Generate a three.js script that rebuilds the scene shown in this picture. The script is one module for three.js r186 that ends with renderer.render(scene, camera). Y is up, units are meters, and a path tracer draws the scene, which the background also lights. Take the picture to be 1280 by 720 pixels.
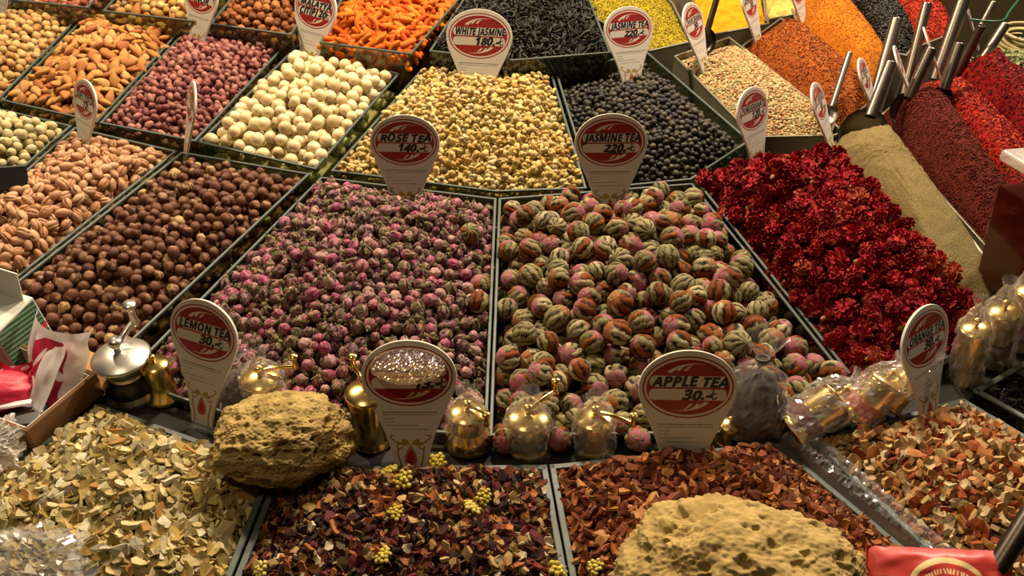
import * as THREE from 'three';
import { RoundedBoxGeometry } from 'three/addons/geometries/RoundedBoxGeometry.js';
import { mergeGeometries, mergeVertices } from 'three/addons/utils/BufferGeometryUtils.js';
import { createNoise3D } from 'simplex-noise';

// ---------------------------------------------------------------- camera, light, exposure
const scene = new THREE.Scene();
scene.background = new THREE.Color(0x000000);
const FOV = 36, PITCH = 28, TILT = 13, DIST = 0.9, COUNTER_Y = 1.0;      // degrees, degrees, degrees, metres, metres
const RAD = Math.PI / 180;
const camera = new THREE.PerspectiveCamera(FOV, 1280 / 720, 0.05, 30);
const ORIGIN = new THREE.Vector3(0, COUNTER_Y, 0);                        // where the view axis meets the plane of the tray rims
camera.position.set(0, COUNTER_Y + DIST * Math.sin(PITCH * RAD), DIST * Math.cos(PITCH * RAD));
camera.lookAt(ORIGIN);
camera.updateMatrixWorld(true);
const renderer = new THREE.WebGLRenderer({ antialias: true });
renderer.toneMapping = THREE.LinearToneMapping;
renderer.toneMappingExposure = 1.16;
renderer.shadowMap.enabled = true;
// the bulbs that hang over the stall, above the frame: [x, y, z, candela]
const BULBS = [[-0.8, 2.05, -0.45, 3.9, 0xffe8c8], [0.1, 2.1, -0.45, 6.4, 0xffe8c8], [0.95, 2.05, -0.45, 4.4, 0xffeeda], [-0.42, 2.2, 0.78, 0.72, 0xffe2bc]];

// ---------------------------------------------------------------- helpers
let seedState = 7;
function seed(n) { seedState = n | 0; }
function rnd() { seedState = (seedState + 0x6d2b79f5) | 0; let t = Math.imul(seedState ^ (seedState >>> 15), 1 | seedState); t = (t + Math.imul(t ^ (t >>> 7), 61 | t)) ^ t; return ((t ^ (t >>> 14)) >>> 0) / 4294967296; }
const rr = (a, b) => a + (b - a) * rnd();
const pick = (a) => a[Math.floor(rnd() * a.length)];
seed(11); const noise = createNoise3D(rnd);
const fbm = (x, y, z, o = 3) => { let s = 0, a = 1, t = 0; for (let i = 0; i < o; i++) { s += a * noise(x, y, z); t += a; a *= 0.5; x *= 2.03; y *= 2.03; z *= 2.03; } return s / t; };
const lin = (hex) => { const c = new THREE.Color(hex); return [c.r * 0.74, c.g * 0.74, c.b * 0.74]; };
const mix3 = (a, b, t) => [a[0] + (b[0] - a[0]) * t, a[1] + (b[1] - a[1]) * t, a[2] + (b[2] - a[2]) * t];
const scale3 = (a, k) => [a[0] * k, a[1] * k, a[2] * k];
const clamp = THREE.MathUtils.clamp, smooth = THREE.MathUtils.smoothstep;
const V = (x, y, z) => new THREE.Vector3(x, y, z);
const Q = () => new THREE.Quaternion().setFromEuler(new THREE.Euler(rr(0, 6.28), rr(0, 6.28), rr(0, 6.28)));

// the stall's own frame: x right, y out of the plane of the rims, z towards the buyer
const STALL_Q = new THREE.Quaternion().setFromAxisAngle(V(1, 0, 0), TILT * RAD), STALL_QI = STALL_Q.clone().invert();
const toWorld = (p) => p.clone().applyQuaternion(STALL_Q).add(ORIGIN);
const toStall = (p) => p.clone().sub(ORIGIN).applyQuaternion(STALL_QI);
const FOCAL = 360 / Math.tan(FOV / 2 * RAD);
function at(px, py, n = 0) {                                              // the point of the stall plane y = n that a measured pixel shows
  const d = V((px - 640) / FOCAL, -(py - 360) / FOCAL, -1).applyQuaternion(camera.quaternion).applyQuaternion(STALL_QI), o = toStall(camera.position);
  const t = (n - o.y) / d.y;
  return V(o.x + d.x * t, n, o.z + d.z * t);
}
function project(w) { const p = w.clone().applyMatrix4(camera.matrixWorldInverse); return { x: 640 + FOCAL * p.x / -p.z, y: 360 - FOCAL * p.y / -p.z, d: -p.z }; }

const used = new Map();
function numbered(name) { const k = used.get(name) ?? 0; used.set(name, k + 1); return k ? name + '_' + String(k).padStart(3, '0') : name; }
function thing(name, label, category, group, kind) {
  const o = new THREE.Group(); o.name = numbered(name); o.userData = {};
  tag(o, label, category, group, kind); scene.add(o); return o;
}
function tag(o, label, category, group, kind) {
  if (label) o.userData.label = label;
  if (category) o.userData.category = category;
  if (group) o.userData.group = group;
  if (kind) o.userData.kind = kind;
  return o;
}
function part(name, geo, mat, parent, label) { const m = new THREE.Mesh(geo, mat); m.name = name; parent.add(m); if (label) m.userData.label = label; return m; }

function paint(g, f) {
  const p = g.attributes.position, c = new Float32Array(p.count * 3), n = g.attributes.normal;
  for (let i = 0; i < p.count; i++) { const v = f(p.getX(i), p.getY(i), p.getZ(i), n ? n.getX(i) : 0, n ? n.getY(i) : 0, n ? n.getZ(i) : 0, i); c[i * 3] = v[0]; c[i * 3 + 1] = v[1]; c[i * 3 + 2] = v[2]; }
  g.setAttribute('color', new THREE.BufferAttribute(c, 3)); return g;
}
function bare(g) { for (const k of Object.keys(g.attributes)) if (k !== 'position' && k !== 'color') g.deleteAttribute(k); return g; }
// a closed blob: r(dx, dy, dz) scales the unit direction, [sx, sy, sz] its half axes
function blob(ws, hs, [sx, sy, sz], r, bend) {
  let g = new THREE.SphereGeometry(1, ws, hs); bare(g); g = mergeVertices(g, 1e-4);
  const p = g.attributes.position;
  for (let i = 0; i < p.count; i++) {
    const x = p.getX(i), y = p.getY(i), z = p.getZ(i), k = r ? r(x, y, z) : 1;
    let q = [x * k * sx, y * k * sy, z * k * sz]; if (bend) q = bend(q, x, y, z);
    p.setXYZ(i, q[0], q[1], q[2]);
  }
  g.computeVertexNormals(); return g;
}
function joined(list) { const l = list.map((g) => { if (g.index) g = g.toNonIndexed(); for (const k of Object.keys(g.attributes)) if (!['position', 'normal', 'color'].includes(k)) g.deleteAttribute(k); return g; }); return mergeGeometries(l); }

// ---------------------------------------------------------------- textures
function noiseTexture(size, f, srgb) {
  const d = new Uint8Array(size * size * 4);
  for (let y = 0; y < size; y++) for (let x = 0; x < size; x++) { const v = f(x / size, y / size, x, y), o = (y * size + x) * 4; d[o] = v[0]; d[o + 1] = v[1]; d[o + 2] = v[2]; d[o + 3] = 255; }
  const t = new THREE.DataTexture(d, size, size); t.wrapS = t.wrapT = THREE.RepeatWrapping; t.magFilter = THREE.LinearFilter; t.minFilter = THREE.LinearMipmapLinearFilter; t.generateMipmaps = true;
  if (srgb) t.colorSpace = THREE.SRGBColorSpace; t.needsUpdate = true; return t;
}
// tiling noise: a circle for each axis
const loop4 = (u, v, s, k) => { const a = u * 6.2832, b = v * 6.2832; return noise(Math.cos(a) * s + k, Math.sin(a) * s + Math.cos(b) * s * 0.7, Math.sin(b) * s - k); };
seed(21);
const grainTex = noiseTexture(256, (u, v) => { const k = 128 + 60 * loop4(u, v, 7, 1) + (rnd() - 0.5) * 120; const c = clamp(k, 0, 255); return [c, c, c]; });
const crinkleTex = noiseTexture(256, (u, v) => { const a = 1 - Math.abs(loop4(u, v, 1.6, 3)), b = 1 - Math.abs(loop4(u, v, 3.3, 8)), c = clamp(255 * (0.6 * a * a + 0.4 * b * b), 0, 255); return [c, c, c]; });
function powderColor(a, b, c, speck) {                                    // grains of three tones
  const A = lin(a), B = lin(b), C = lin(c);
  return noiseTexture(256, (u, v) => { const k = clamp(0.5 + 0.35 * loop4(u, v, 5, 2) + (rnd() - 0.5) * 0.7, 0, 1); const m = rnd() < speck ? C : mix3(A, B, k); return new THREE.Color(...m).convertLinearToSRGB().toArray().map((x) => x * 255); }, true);
}

// ---------------------------------------------------------------- materials
const std = (color, roughness = 0.6, metalness = 0, more = {}) => new THREE.MeshStandardMaterial({ color, roughness, metalness, ...more });
const tinted = (roughness, more = {}) => new THREE.MeshPhysicalMaterial({ color: 0xffffff, roughness, vertexColors: true, specularIntensity: roughness > 0.55 ? 0.25 : 0.7, ...more });   // dry matter barely shines
const M = {
  acrylic: new THREE.MeshPhysicalMaterial({ color: 0xd5dcc8, roughness: 0.06, transmission: 1, thickness: 0, ior: 1.49 }),
  acrylicEdge: new THREE.MeshPhysicalMaterial({ color: 0x414a42, roughness: 0.5 }),
  trayMetal: std(0x857e69, 0.42, 0.6),
  trayBase: std(0x4a4438, 0.7),
  boardWood: std(0x3a2d20, 0.75),
  brass: std(0xe4c67a, 0.22, 1), brassDark: std(0xa97a34, 0.3, 1), silver: std(0xe0dcd2, 0.36, 1), steel: std(0x8a8176, 0.34, 1), steelDark: std(0x6a6259, 0.35, 1), black: std(0x0e0d0c, 0.3),
  plastic: new THREE.MeshPhysicalMaterial({ color: 0xffffff, roughness: 0.14, transmission: 0.93, thickness: 0, ior: 1.6, side: THREE.DoubleSide, flatShading: true }),
  film: new THREE.MeshPhysicalMaterial({ color: 0xffffff, roughness: 0.12, transmission: 0.97, thickness: 0, ior: 1.5, side: THREE.DoubleSide, flatShading: true }),
  card: std(0xe4ddd0, 0.55), cardEdge: std(0xcbc2b2, 0.7),
};

// ---------------------------------------------------------------- the market hall around the stall
function slab(name, sx, sy, sz, x, y, z, mat, kind = 'structure') { const m = new THREE.Mesh(new THREE.BoxGeometry(sx, sy, sz), mat); m.name = name; m.position.set(x, y, z); m.userData.kind = kind; scene.add(m); return m; }
const plaster = std(0x3f3b35, 0.9, 0, { bumpMap: grainTex, bumpScale: 0.001 });
slab('floor', 6.4, 0.1, 6.4, 0, -0.05, 0, std(0x36312b, 0.7));
slab('ceiling', 6.4, 0.1, 6.4, 0, 3.25, 0, plaster);
slab('wall_back', 6.4, 3.2, 0.1, 0, 1.6, -3.15, plaster);
slab('wall_front', 6.4, 3.2, 0.1, 0, 1.6, 3.15, plaster);
slab('wall_left', 0.1, 3.2, 6.4, -3.25, 1.6, 0, plaster);
slab('wall_right', 0.1, 3.2, 6.4, 3.25, 1.6, 0, plaster);
{
  BULBS.forEach(([x, y, z, cd, hue], i) => {
    const t = thing('pendant_bulb', ['warm bulb hanging above the nuts at the left', 'warm bulb hanging above the middle of the stall', 'warm bulb hanging above the spices at the right', 'dim warm bulb hanging over the aisle before the stall'][i], 'light bulb');
    t.position.set(x, y, z);
    const glow = new THREE.MeshStandardMaterial({ color: 0xffffff, emissive: hue, emissiveIntensity: 14, roughness: 0.4 });
    part('glass_bulb', blob(20, 14, [0.045, 0.058, 0.045], (a, b) => 1 - 0.18 * smooth(b, 0.2, 1)), glow, t);
    const s = part('socket', new THREE.CylinderGeometry(0.018, 0.024, 0.06, 16), std(0x2b2724, 0.5), t); s.position.y = 0.082;
    const c = part('cord', new THREE.CylinderGeometry(0.004, 0.004, 3.2 - y - 0.11, 8), std(0x16130f, 0.6), t); c.position.y = 0.11 + (3.2 - y - 0.11) / 2;
    const l = new THREE.PointLight(hue, cd, 0, 2); l.castShadow = true; l.shadow.radius = 2.5; l.name = 'bulb_light'; t.add(l);
  });
}
// the stall: a tilted board on a cabinet
const stall = thing('market_stall', 'dark wooden stall counter that carries all the trays', 'stall');
{
  const b = part('board', new THREE.BoxGeometry(2.7, 0.025, 1.75), M.boardWood, stall); b.quaternion.copy(STALL_Q); b.position.copy(toWorld(V(0, -0.112, -0.28)));
  const low = toWorld(V(0, -0.125, 0.585)), high = toWorld(V(0, -0.125, -1.14));
  const f = part('front_panel', new THREE.BoxGeometry(2.66, low.y - 0.02, 0.025), M.boardWood, stall); f.position.set(0, (low.y - 0.02) / 2, low.z - 0.03);
  const k = part('back_panel', new THREE.BoxGeometry(2.66, high.y - 0.02, 0.025), M.boardWood, stall); k.position.set(0, (high.y - 0.02) / 2, high.z + 0.03);
  for (const s of [-1, 1]) { const sh = new THREE.Shape([new THREE.Vector2(-low.z + 0.05, 0), new THREE.Vector2(-high.z - 0.05, 0), new THREE.Vector2(-high.z - 0.05, high.y - 0.025), new THREE.Vector2(-low.z + 0.05, low.y - 0.015)]); const e = part('side_panel', new THREE.ExtrudeGeometry(sh, { depth: 0.025, bevelEnabled: false }), M.boardWood, stall); e.rotation.y = Math.PI / 2; e.position.x = s * 1.3 - 0.0125; }
}

// ---------------------------------------------------------------- trays and the heaps in them
const inset = (poly, d) => {                                              // convex polygon moved inwards by d
  const n = poly.length, c = poly.reduce((s, p) => s.add(p), V(0, 0, 0)).multiplyScalar(1 / n), lines = poly.map((p, i) => {
    const q = poly[(i + 1) % n], t = q.clone().sub(p).normalize(); let m = V(-t.z, 0, t.x); if (m.dot(c.clone().sub(p)) < 0) m.negate();
    return { o: p.clone().addScaledVector(m, d), t };
  });
  return lines.map((b, i) => { const a = lines[(i + n - 1) % n], w = b.o.clone().sub(a.o), det = a.t.x * b.t.z - a.t.z * b.t.x, k = (w.x * b.t.z - w.z * b.t.x) / (det || 1e-9); return a.o.clone().addScaledVector(a.t, k); });
};
function makeTray(label, poly, n0, depth, o = {}) {
  const rim = 0.003;
  const t = thing(o.metal ? 'metal_tray' : 'glass_tray', label, 'tray'), c = poly.reduce((s, p) => s.add(p), V(0, 0, 0)).multiplyScalar(1 / poly.length);
  t.position.copy(toWorld(V(c.x, n0 - depth, c.z))); t.quaternion.copy(STALL_Q);
  const P = inset(poly, 0.0005).map((p) => V(p.x - c.x, 0, p.z - c.z)), thick = o.thick ?? 0.0024, H = depth - 0.002;
  const sh = new THREE.Shape(P.map((p) => new THREE.Vector2(p.x, -p.z))), bottom = new THREE.ExtrudeGeometry(sh, { depth: 0.003, bevelEnabled: false }); bottom.rotateX(-Math.PI / 2);
  part('base', bottom, M.trayBase, t);
  P.forEach((a, i) => {
    const b = P[(i + 1) % P.length], L = a.distanceTo(b), w = part('side_panel', new THREE.BoxGeometry(L - 0.001, H - 0.004, thick), o.metal ? M.trayMetal : M.acrylic, t), mid = a.clone().add(b).multiplyScalar(0.5), d = b.clone().sub(a);
    const inw = V(-d.z, 0, d.x).normalize(); if (inw.dot(mid) > 0) inw.negate();
    w.position.copy(mid).addScaledVector(inw, thick / 2); w.position.y = 0.004 + (H - 0.004) / 2; w.rotation.y = -Math.atan2(d.z, d.x);
    const e = part('rim', new RoundedBoxGeometry(L + 0.001, rim, thick + 0.0008, 2, 0.0010), o.metal ? M.trayMetal : M.acrylicEdge, w); e.position.y = (H - 0.004) / 2 + rim / 2;
  });
  return t;
}
const heaps = [];
// o: poly (pixels of the rim's corners), n0 (height of the rim), base (fill level at the rim), rise, apex (pixel), power, rough, wave
function makeHeap(o) {
  const n0 = o.n0 ?? 0, poly = o.poly.map(([x, y]) => at(x, y, n0)), inner = inset(poly, o.margin ?? 0.0048);
  const A = o.apex ? at(o.apex[0], o.apex[1], n0) : poly.reduce((s, p) => s.add(p), V(0, 0, 0)).multiplyScalar(1 / poly.length);
  const table = new Float32Array(720);
  for (let i = 0; i < 720; i++) {
    const a = (i / 720) * Math.PI * 2 - Math.PI, dx = Math.cos(a), dz = Math.sin(a); let best = 1e9;
    inner.forEach((p, k) => { const q = inner[(k + 1) % inner.length], ex = q.x - p.x, ez = q.z - p.z, det = dx * -ez + dz * ex; if (Math.abs(det) < 1e-12) return; const wx = p.x - A.x, wz = p.z - A.z, t = (wx * -ez + wz * ex) / det, s = (dx * wz - dz * wx) / det; if (t > 0 && s >= -1e-6 && s <= 1 + 1e-6) best = Math.min(best, t); });
    table[i] = best;
  }
  const edge = (a) => { let f = ((a + Math.PI) / (Math.PI * 2)) * 720; f = ((f % 720) + 720) % 720; const i = Math.floor(f), k = f - i; return table[i] * (1 - k) + table[(i + 1) % 720] * k; };
  const rOf = (x, z) => Math.hypot(x - A.x, z - A.z) / edge(Math.atan2(z - A.z, x - A.x));
  const rise = o.rise ?? 0.03, power = o.power ?? 1.8, rough = o.rough ?? 0.004, wave = o.wave ?? 22, k = heaps.length * 7.3;
  const h = (x, z) => { const r = Math.min(rOf(x, z), 1.02); let y = n0 + (o.base ?? -0.012) + rise * (1 - Math.pow(r, power)) + rough * fbm(x * wave + k, z * wave, k, 2) * (1 - 0.4 * r); if (o.extra) y += o.extra(x, z, r); return y; };
  const hp = { ...o, n0, pts: poly, inner, A, edge, rOf, h, items: [] };
  const xs = inner.map((p) => p.x), zs = inner.map((p) => p.z); hp.box = [Math.min(...xs), Math.max(...xs), Math.min(...zs), Math.max(...zs)];
  let area = 0; inner.forEach((p, i) => { const q = inner[(i + 1) % inner.length]; area += p.x * q.z - q.x * p.z; }); hp.area = Math.abs(area) / 2;
  hp.normal = (x, z) => { const e = 0.004; return V(h(x - e, z) - h(x + e, z), 2 * e, h(x, z - e) - h(x, z + e)).normalize(); };
  heaps.push(hp);
  if (o.tray) makeTray(o.tray, poly, n0, o.depth ?? 0.095 + n0, o);
  return hp;
}
// the body of a heap: rings from the apex to the rim and a skirt down to the tray's base
function heapBody(hp, drop, rings, segs, color, extra) {
  const pos = [], uv = [], idx = [], low = hp.n0 - 0.085 - hp.n0 * 0.9;
  for (let i = 0; i <= rings + 1; i++) for (let j = 0; j <= segs; j++) {
    const a = (j / segs) * Math.PI * 2, r = Math.min(i, rings) / rings, d = hp.edge(a) * r, x = hp.A.x + Math.cos(a) * d, z = hp.A.z + Math.sin(a) * d;
    const y = i > rings ? low : hp.h(x, z) - drop + (extra ? extra(x, z, r) : 0);
    pos.push(x - hp.A.x, y - hp.n0, z - hp.A.z); uv.push(x, z + (i > rings ? 0.06 : 0));
  }
  for (let i = 0; i <= rings; i++) for (let j = 0; j < segs; j++) { const a = i * (segs + 1) + j, b = a + 1, c = a + segs + 1, d = c + 1; if (i) idx.push(a, b, c); idx.push(b, d, c); }
  const g = new THREE.BufferGeometry(); g.setAttribute('position', new THREE.Float32BufferAttribute(pos, 3)); g.setAttribute('uv', new THREE.Float32BufferAttribute(uv, 2)); g.setIndex(idx); g.computeVertexNormals();
  return g;
}
function inside(hp, x, z, m) { return hp.rOf(x, z) < 1 - m; }
// drop pieces one by one, each into the lowest of a few places, and let it settle there
function pile(hp, o) {
  hp.bodyDrop = o.sink ?? o.rad * 3.2;
  const cell = o.rad * 2.6, grid = new Map(), key = (i, j) => i * 4096 + j, pack = o.pack ?? 0.9, sink = o.sink ?? o.rad * 3.2, stop = o.stop ?? o.rad * 0.55;
  const rest = (x, z, r) => {
    let y = hp.h(x, z) - sink + r * 0.6; const ci = Math.floor(x / cell), cj = Math.floor(z / cell);
    for (let i = ci - 1; i <= ci + 1; i++) for (let j = cj - 1; j <= cj + 1; j++) { const l = grid.get(key(i + 2000, j + 2000)); if (l) for (const q of l) { const s = (r + q.r) * pack, dx = x - q.x, dz = z - q.z, d2 = dx * dx + dz * dz; if (d2 < s * s) { const t = q.y + Math.sqrt(s * s - d2); if (t > y) y = t; } } }
    return y;
  };
  let fails = 0, n = 0; const m = o.m ?? Math.max(0.008, (o.rad * 0.95 - 0.0045) / Math.sqrt(hp.area) * 2);
  while (fails < (o.fails ?? 140) && n < (o.max ?? 4000)) {
    const r = o.rad * rr(o.small ?? 0.86, o.large ?? 1.12); let best = null;
    for (let k = 0; k < (o.tries ?? 7); k++) { const x = rr(hp.box[0], hp.box[1]), z = rr(hp.box[2], hp.box[3]); if (!inside(hp, x, z, m)) continue; const y = rest(x, z, r), e = y - hp.h(x, z); if (!best || e < best.e) best = { x, z, y, e }; }
    if (!best) continue;
    for (let k = 0; k < 5; k++) { const x = best.x + rr(-0.6, 0.6) * r, z = best.z + rr(-0.6, 0.6) * r; if (!inside(hp, x, z, m)) continue; const y = rest(x, z, r), e = y - hp.h(x, z); if (e < best.e) best = { x, z, y, e }; }
    if (best.e > stop) { fails++; continue; }
    fails = Math.max(0, fails - 1); n++;
    const it = { x: best.x, y: best.y, z: best.z, r }, kk = key(Math.floor(it.x / cell) + 2000, Math.floor(it.z / cell) + 2000);
    if (!grid.has(kk)) grid.set(kk, []); grid.get(kk).push(it);
    finish(hp, it, o);
  }
}
// small grain strewn over the surface
function strew(hp, o) {
  const n = Math.min(o.max ?? 9000, Math.round(hp.area / (o.gap * o.gap)));
  for (let i = 0; i < n;) { const x = rr(hp.box[0], hp.box[1]), z = rr(hp.box[2], hp.box[3]); if (!inside(hp, x, z, 0.01)) continue; i++; finish(hp, { x, z, y: hp.h(x, z) + rr(o.low ?? -0.7, o.high ?? 0.5) * o.rad, r: o.rad * rr(0.8, 1.2) }, o); }
}
const UP = V(0, 1, 0);
function finish(hp, it, o) {
  it.kind = o.kind; it.variant = o.variant ? o.variant(it, hp) : Math.floor(rnd() * o.kind.variants.length); it.heap = hp; it.s = it.r / o.kind.rad; it.tone = rr(0.82, 1.12);
  if (o.flat === undefined) it.q = Q();
  else { const nrm = hp.normal(it.x, it.z).add(V(rr(-1, 1) * o.flat, rr(-0.3, 0.3) * o.flat, rr(-1, 1) * o.flat)).normalize(); it.q = new THREE.Quaternion().setFromUnitVectors(UP, nrm).multiply(new THREE.Quaternion().setFromAxisAngle(UP, rr(0, 6.283))); }
  hp.items.push(it);
}

// ---------------------------------------------------------------- the kinds of pieces
const mNut = tinted(0.52, { specularIntensity: 0.5 }), mShell = tinted(0.5), mDry = tinted(0.75), mLeaf = tinted(0.7, { side: THREE.DoubleSide }), mChip = tinted(0.62, { flatShading: true }), mCandy = tinted(0.3), mPearl = tinted(0.5, { specularIntensity: 0.45 });
const K = {};
const variants = (n, f) => Array.from({ length: n }, (_, i) => f(i));
const one = (name, geo, mat) => ({ parts: [{ name, geo, mat }] });

seed(101);
K.hazelnut = { name: 'hazelnut', category: 'nut', rad: 0.0058, variants: variants(9, (i) => {
  const pale = i === 8, half = i === 7, skin = lin(pale ? '#c9a56c' : pick(['#673c27', '#593320', '#72452d', '#7a4e35', '#4d2d1d'])), cap = lin('#a9825a'), bare_ = lin('#b78a55'), k = i * 3.1;
  return one('hazelnut', paint(blob(14, 10, [0.0058, 0.0063, 0.0058], (x, y, z) => 1 + 0.1 * noise(x * 1.3 + k, y * 1.3, z * 1.3) + 0.03 * noise(x * 3 + k, y * 3, z * 3) + (y > 0.8 ? 0.35 * (y - 0.8) : 0) - (y < -0.75 ? 0.5 * (-0.75 - y) : 0)),
    (x, y, z) => { const u = y / 0.0063; let c = mix3(skin, scale3(skin, 0.72), 0.5 + 0.5 * fbm(x * 700 + k, y * 240, z * 700)); if (u < -0.72) c = mix3(c, cap, 0.75); if (half && noise(x * 220, y * 220, z * 220 + k) > 0.15) c = mix3(c, bare_, 0.9); return c; }), mNut);
}) };
K.pistachio = { name: 'pistachio', category: 'nut', rad: 0.0057, variants: variants(6, (i) => {
  const shell = lin(pick(['#c99a6c', '#d3a67a', '#c08a5d', '#cf9a70'])), red = lin('#8d4a33'), kern = lin(pick(['#8c6a3d', '#7d5836', '#96733e'])), k = i * 2.7, open = i === 5 ? 0.12 : rr(0.3, 0.62);
  const g = blob(18, 12, [0.0093, 0.0058, 0.0062], (x, y, z) => { const slit = y > 0 && x > -0.55 ? Math.exp(-Math.pow(z / (open * 0.42 * (0.5 + 0.7 * smooth(x, -0.55, 0.8))), 2)) : 0; return (1 - 0.16 * x * 0.5 + 0.02 * noise(x * 2 + k, y * 2, z * 2)) * (1 - 0.3 * slit * smooth(y, 0, 0.5)); });
  paint(g, (x, y, z) => { const q = Math.abs(z) / 0.0062, c = mix3(shell, scale3(shell, 0.82), 0.5 + 0.5 * fbm(x * 300 + k, y * 500, z * 500)); return y > 0.001 && q < open * 0.34 && x > -0.004 ? mix3(c, red, 0.75) : c; });
  const kg = paint(blob(10, 8, [0.0078, 0.0044, 0.0015 + open * 0.0022], null, (q) => [q[0] + 0.0004, q[1] + 0.0006, q[2]]), (x, y, z) => mix3(kern, red, 0.5 + 0.5 * noise(x * 400 + k, y * 300, z * 300)));
  g.scale(0.84, 0.84, 0.84); kg.scale(0.84, 0.84, 0.84);
  return { parts: [{ name: 'shell', geo: g, mat: mShell }, { name: 'kernel', geo: kg, mat: mDry }] };
}) };
K.whiteball = { name: 'white_sugared_chickpea', category: 'sweet', rad: 0.0083, variants: variants(5, (i) => one('ball', paint(blob(16, 11, [0.0083, 0.0079, 0.0083], (x, y, z) => 1 + 0.035 * noise(x * 1.3 + i * 5, y * 1.3, z * 1.3)), () => { return lin(['#e6d4a0', '#e9d8aa', '#dfca94', '#e3cf9b', '#d8bd8a'][i]); }), mCandy)) };
K.almond = { name: 'almond', category: 'nut', rad: 0.0068, variants: variants(7, (i) => {
  const c0 = lin(['#c48d4e', '#bf8446', '#cc9858', '#b87a42', '#d2a264', '#a9673a', '#c58a52'][i]), k = i * 1.9, w = rr(0.9, 1.1);
  return one('almond', paint(blob(14, 10, [0.0115, 0.0042, 0.0062 * w], (x, y, z) => 1 + 0.02 * noise(x + k, y, z), (q, x) => [q[0], q[1], q[2] * (1 - 0.42 * x - 0.1 * x * x)]), (x, y, z) => { const s = 0.5 + 0.5 * Math.sin(Math.atan2(z, 0.0145 - x) * 34 + noise(x * 200, z * 200, k) * 2); return mix3(c0, scale3(c0, 0.74), s * 0.7 + 0.15 * noise(x * 300, y * 300, z * 300)); }), mDry);
}) };
K.peanut = { name: 'red_peanut', category: 'nut', rad: 0.0049, variants: variants(7, (i) => {
  const c0 = lin(['#a4665a', '#92524c', '#b0766a', '#7d4542', '#9c625c', '#b98070', '#874b46'][i]), k = i * 2.3;
  return one('peanut', paint(blob(10, 8, [0.0064, 0.0044, 0.0046], (x, y, z) => 1 + 0.07 * noise(x * 1.2 + k, y * 1.2, z * 1.2) - 0.06 * Math.exp(-x * x * 12)), (x, y, z) => mix3(c0, scale3(c0, 0.75), 0.5 + 0.5 * noise(x * 500 + k, y * 500, z * 500))), mNut);
}) };
const chickpea = (cols, r) => variants(cols.length, (i) => { const c0 = lin(cols[i]), k = i * 4.1; return one('pea', paint(blob(12, 9, [r, r, r * 1.05], (x, y, z) => 1 + 0.07 * noise(x * 1.8 + k, y * 1.8, z * 1.8) + 0.28 * Math.pow(Math.max(0, z), 9) - 0.12 * Math.exp(-x * x * 16) * (y > 0 ? 1 : 0)), (x, y, z) => mix3(c0, scale3(c0, 0.82), 0.5 + 0.5 * noise(x * 350 + k, y * 350, z * 350))), mDry); });
K.chickpea = { name: 'roasted_chickpea', category: 'nut', rad: 0.0058, variants: chickpea(['#cba465', '#c0955a', '#d4b277', '#b6854f', '#d0a86e'], 0.0058) };
K.palepea = { name: 'pale_chickpea', category: 'nut', rad: 0.0058, variants: chickpea(['#d9cb9a', '#d3c38c', '#dfd2a5', '#c9b67e'], 0.0058) };
K.cornnut = { name: 'mixed_roasted_nut', category: 'nut', rad: 0.0068, variants: [...chickpea(['#cda15a', '#dcbd7d', '#b88647'], 0.0066), one('nut', K.hazelnut.variants[0].parts[0].geo, mNut), one('nut', K.almond.variants[3].parts[0].geo, mDry)] };
K.nugget = { name: 'glazed_nut', category: 'nut', rad: 0.0066, variants: variants(5, (i) => { const c0 = lin(['#a9662f', '#95552a', '#b87a42', '#7d4421', '#a05e31'][i]), k = i * 3.7; return one('nut', paint(blob(13, 10, [0.0066, 0.006, 0.0066], (x, y, z) => 1 + 0.2 * noise(x * 2.1 + k, y * 2.1, z * 2.1) + 0.06 * noise(x * 6 + k, y * 6, z * 6)), (x, y, z) => mix3(c0, scale3(c0, 0.6), 0.5 + 0.6 * noise(x * 300 + k, y * 300, z * 300))), mNut); }) };
K.pinknut = { name: 'pink_peanut', category: 'nut', rad: 0.006, variants: chickpea(['#b9755a', '#a8604c', '#c48a69', '#94513f'], 0.006) };
K.stick = { name: 'orange_corn_stick', category: 'snack', rad: 0.0066, variants: variants(7, (i) => {
  const c0 = lin(['#e0741f', '#d96a1c', '#e7832c', '#cf5f18', '#e98c3a', '#dd7326', '#c9561a'][i]), L = rr(0.011, 0.019), b = rr(-0.5, 0.5), k = i * 2.9;
  const c = new THREE.CatmullRomCurve3([V(-L, 0, b * L * 0.8), V(-L * 0.4, 0.001 * rr(-1, 1), -b * L * 0.2), V(L * 0.4, 0.001 * rr(-1, 1), -b * L * 0.2), V(L, 0, b * L * rr(0.2, 1))]);
  let g = new THREE.TubeGeometry(c, 9, 0.0046, 7, false); bare(g);
  const p = g.attributes.position; for (let s = 0; s <= 9; s++) { const o = c.getPointAt(s / 9), e = Math.sqrt(Math.max(0.02, 1 - Math.pow(Math.abs(s / 4.5 - 1), 6))) * (1 + 0.16 * noise(s * 0.9 + k, k, 0)); for (let j = 0; j <= 7; j++) { const n = s * 8 + j; p.setXYZ(n, o.x + (p.getX(n) - o.x) * e, o.y + (p.getY(n) - o.y) * e, o.z + (p.getZ(n) - o.z) * e); } }
  g = mergeVertices(g, 1e-6); g.computeVertexNormals();
  return one('stick', paint(g, (x, y, z) => mix3(c0, scale3(c0, 0.8), 0.5 + 0.5 * noise(x * 300 + k, y * 300, z * 300))), mDry);
}) };
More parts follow.
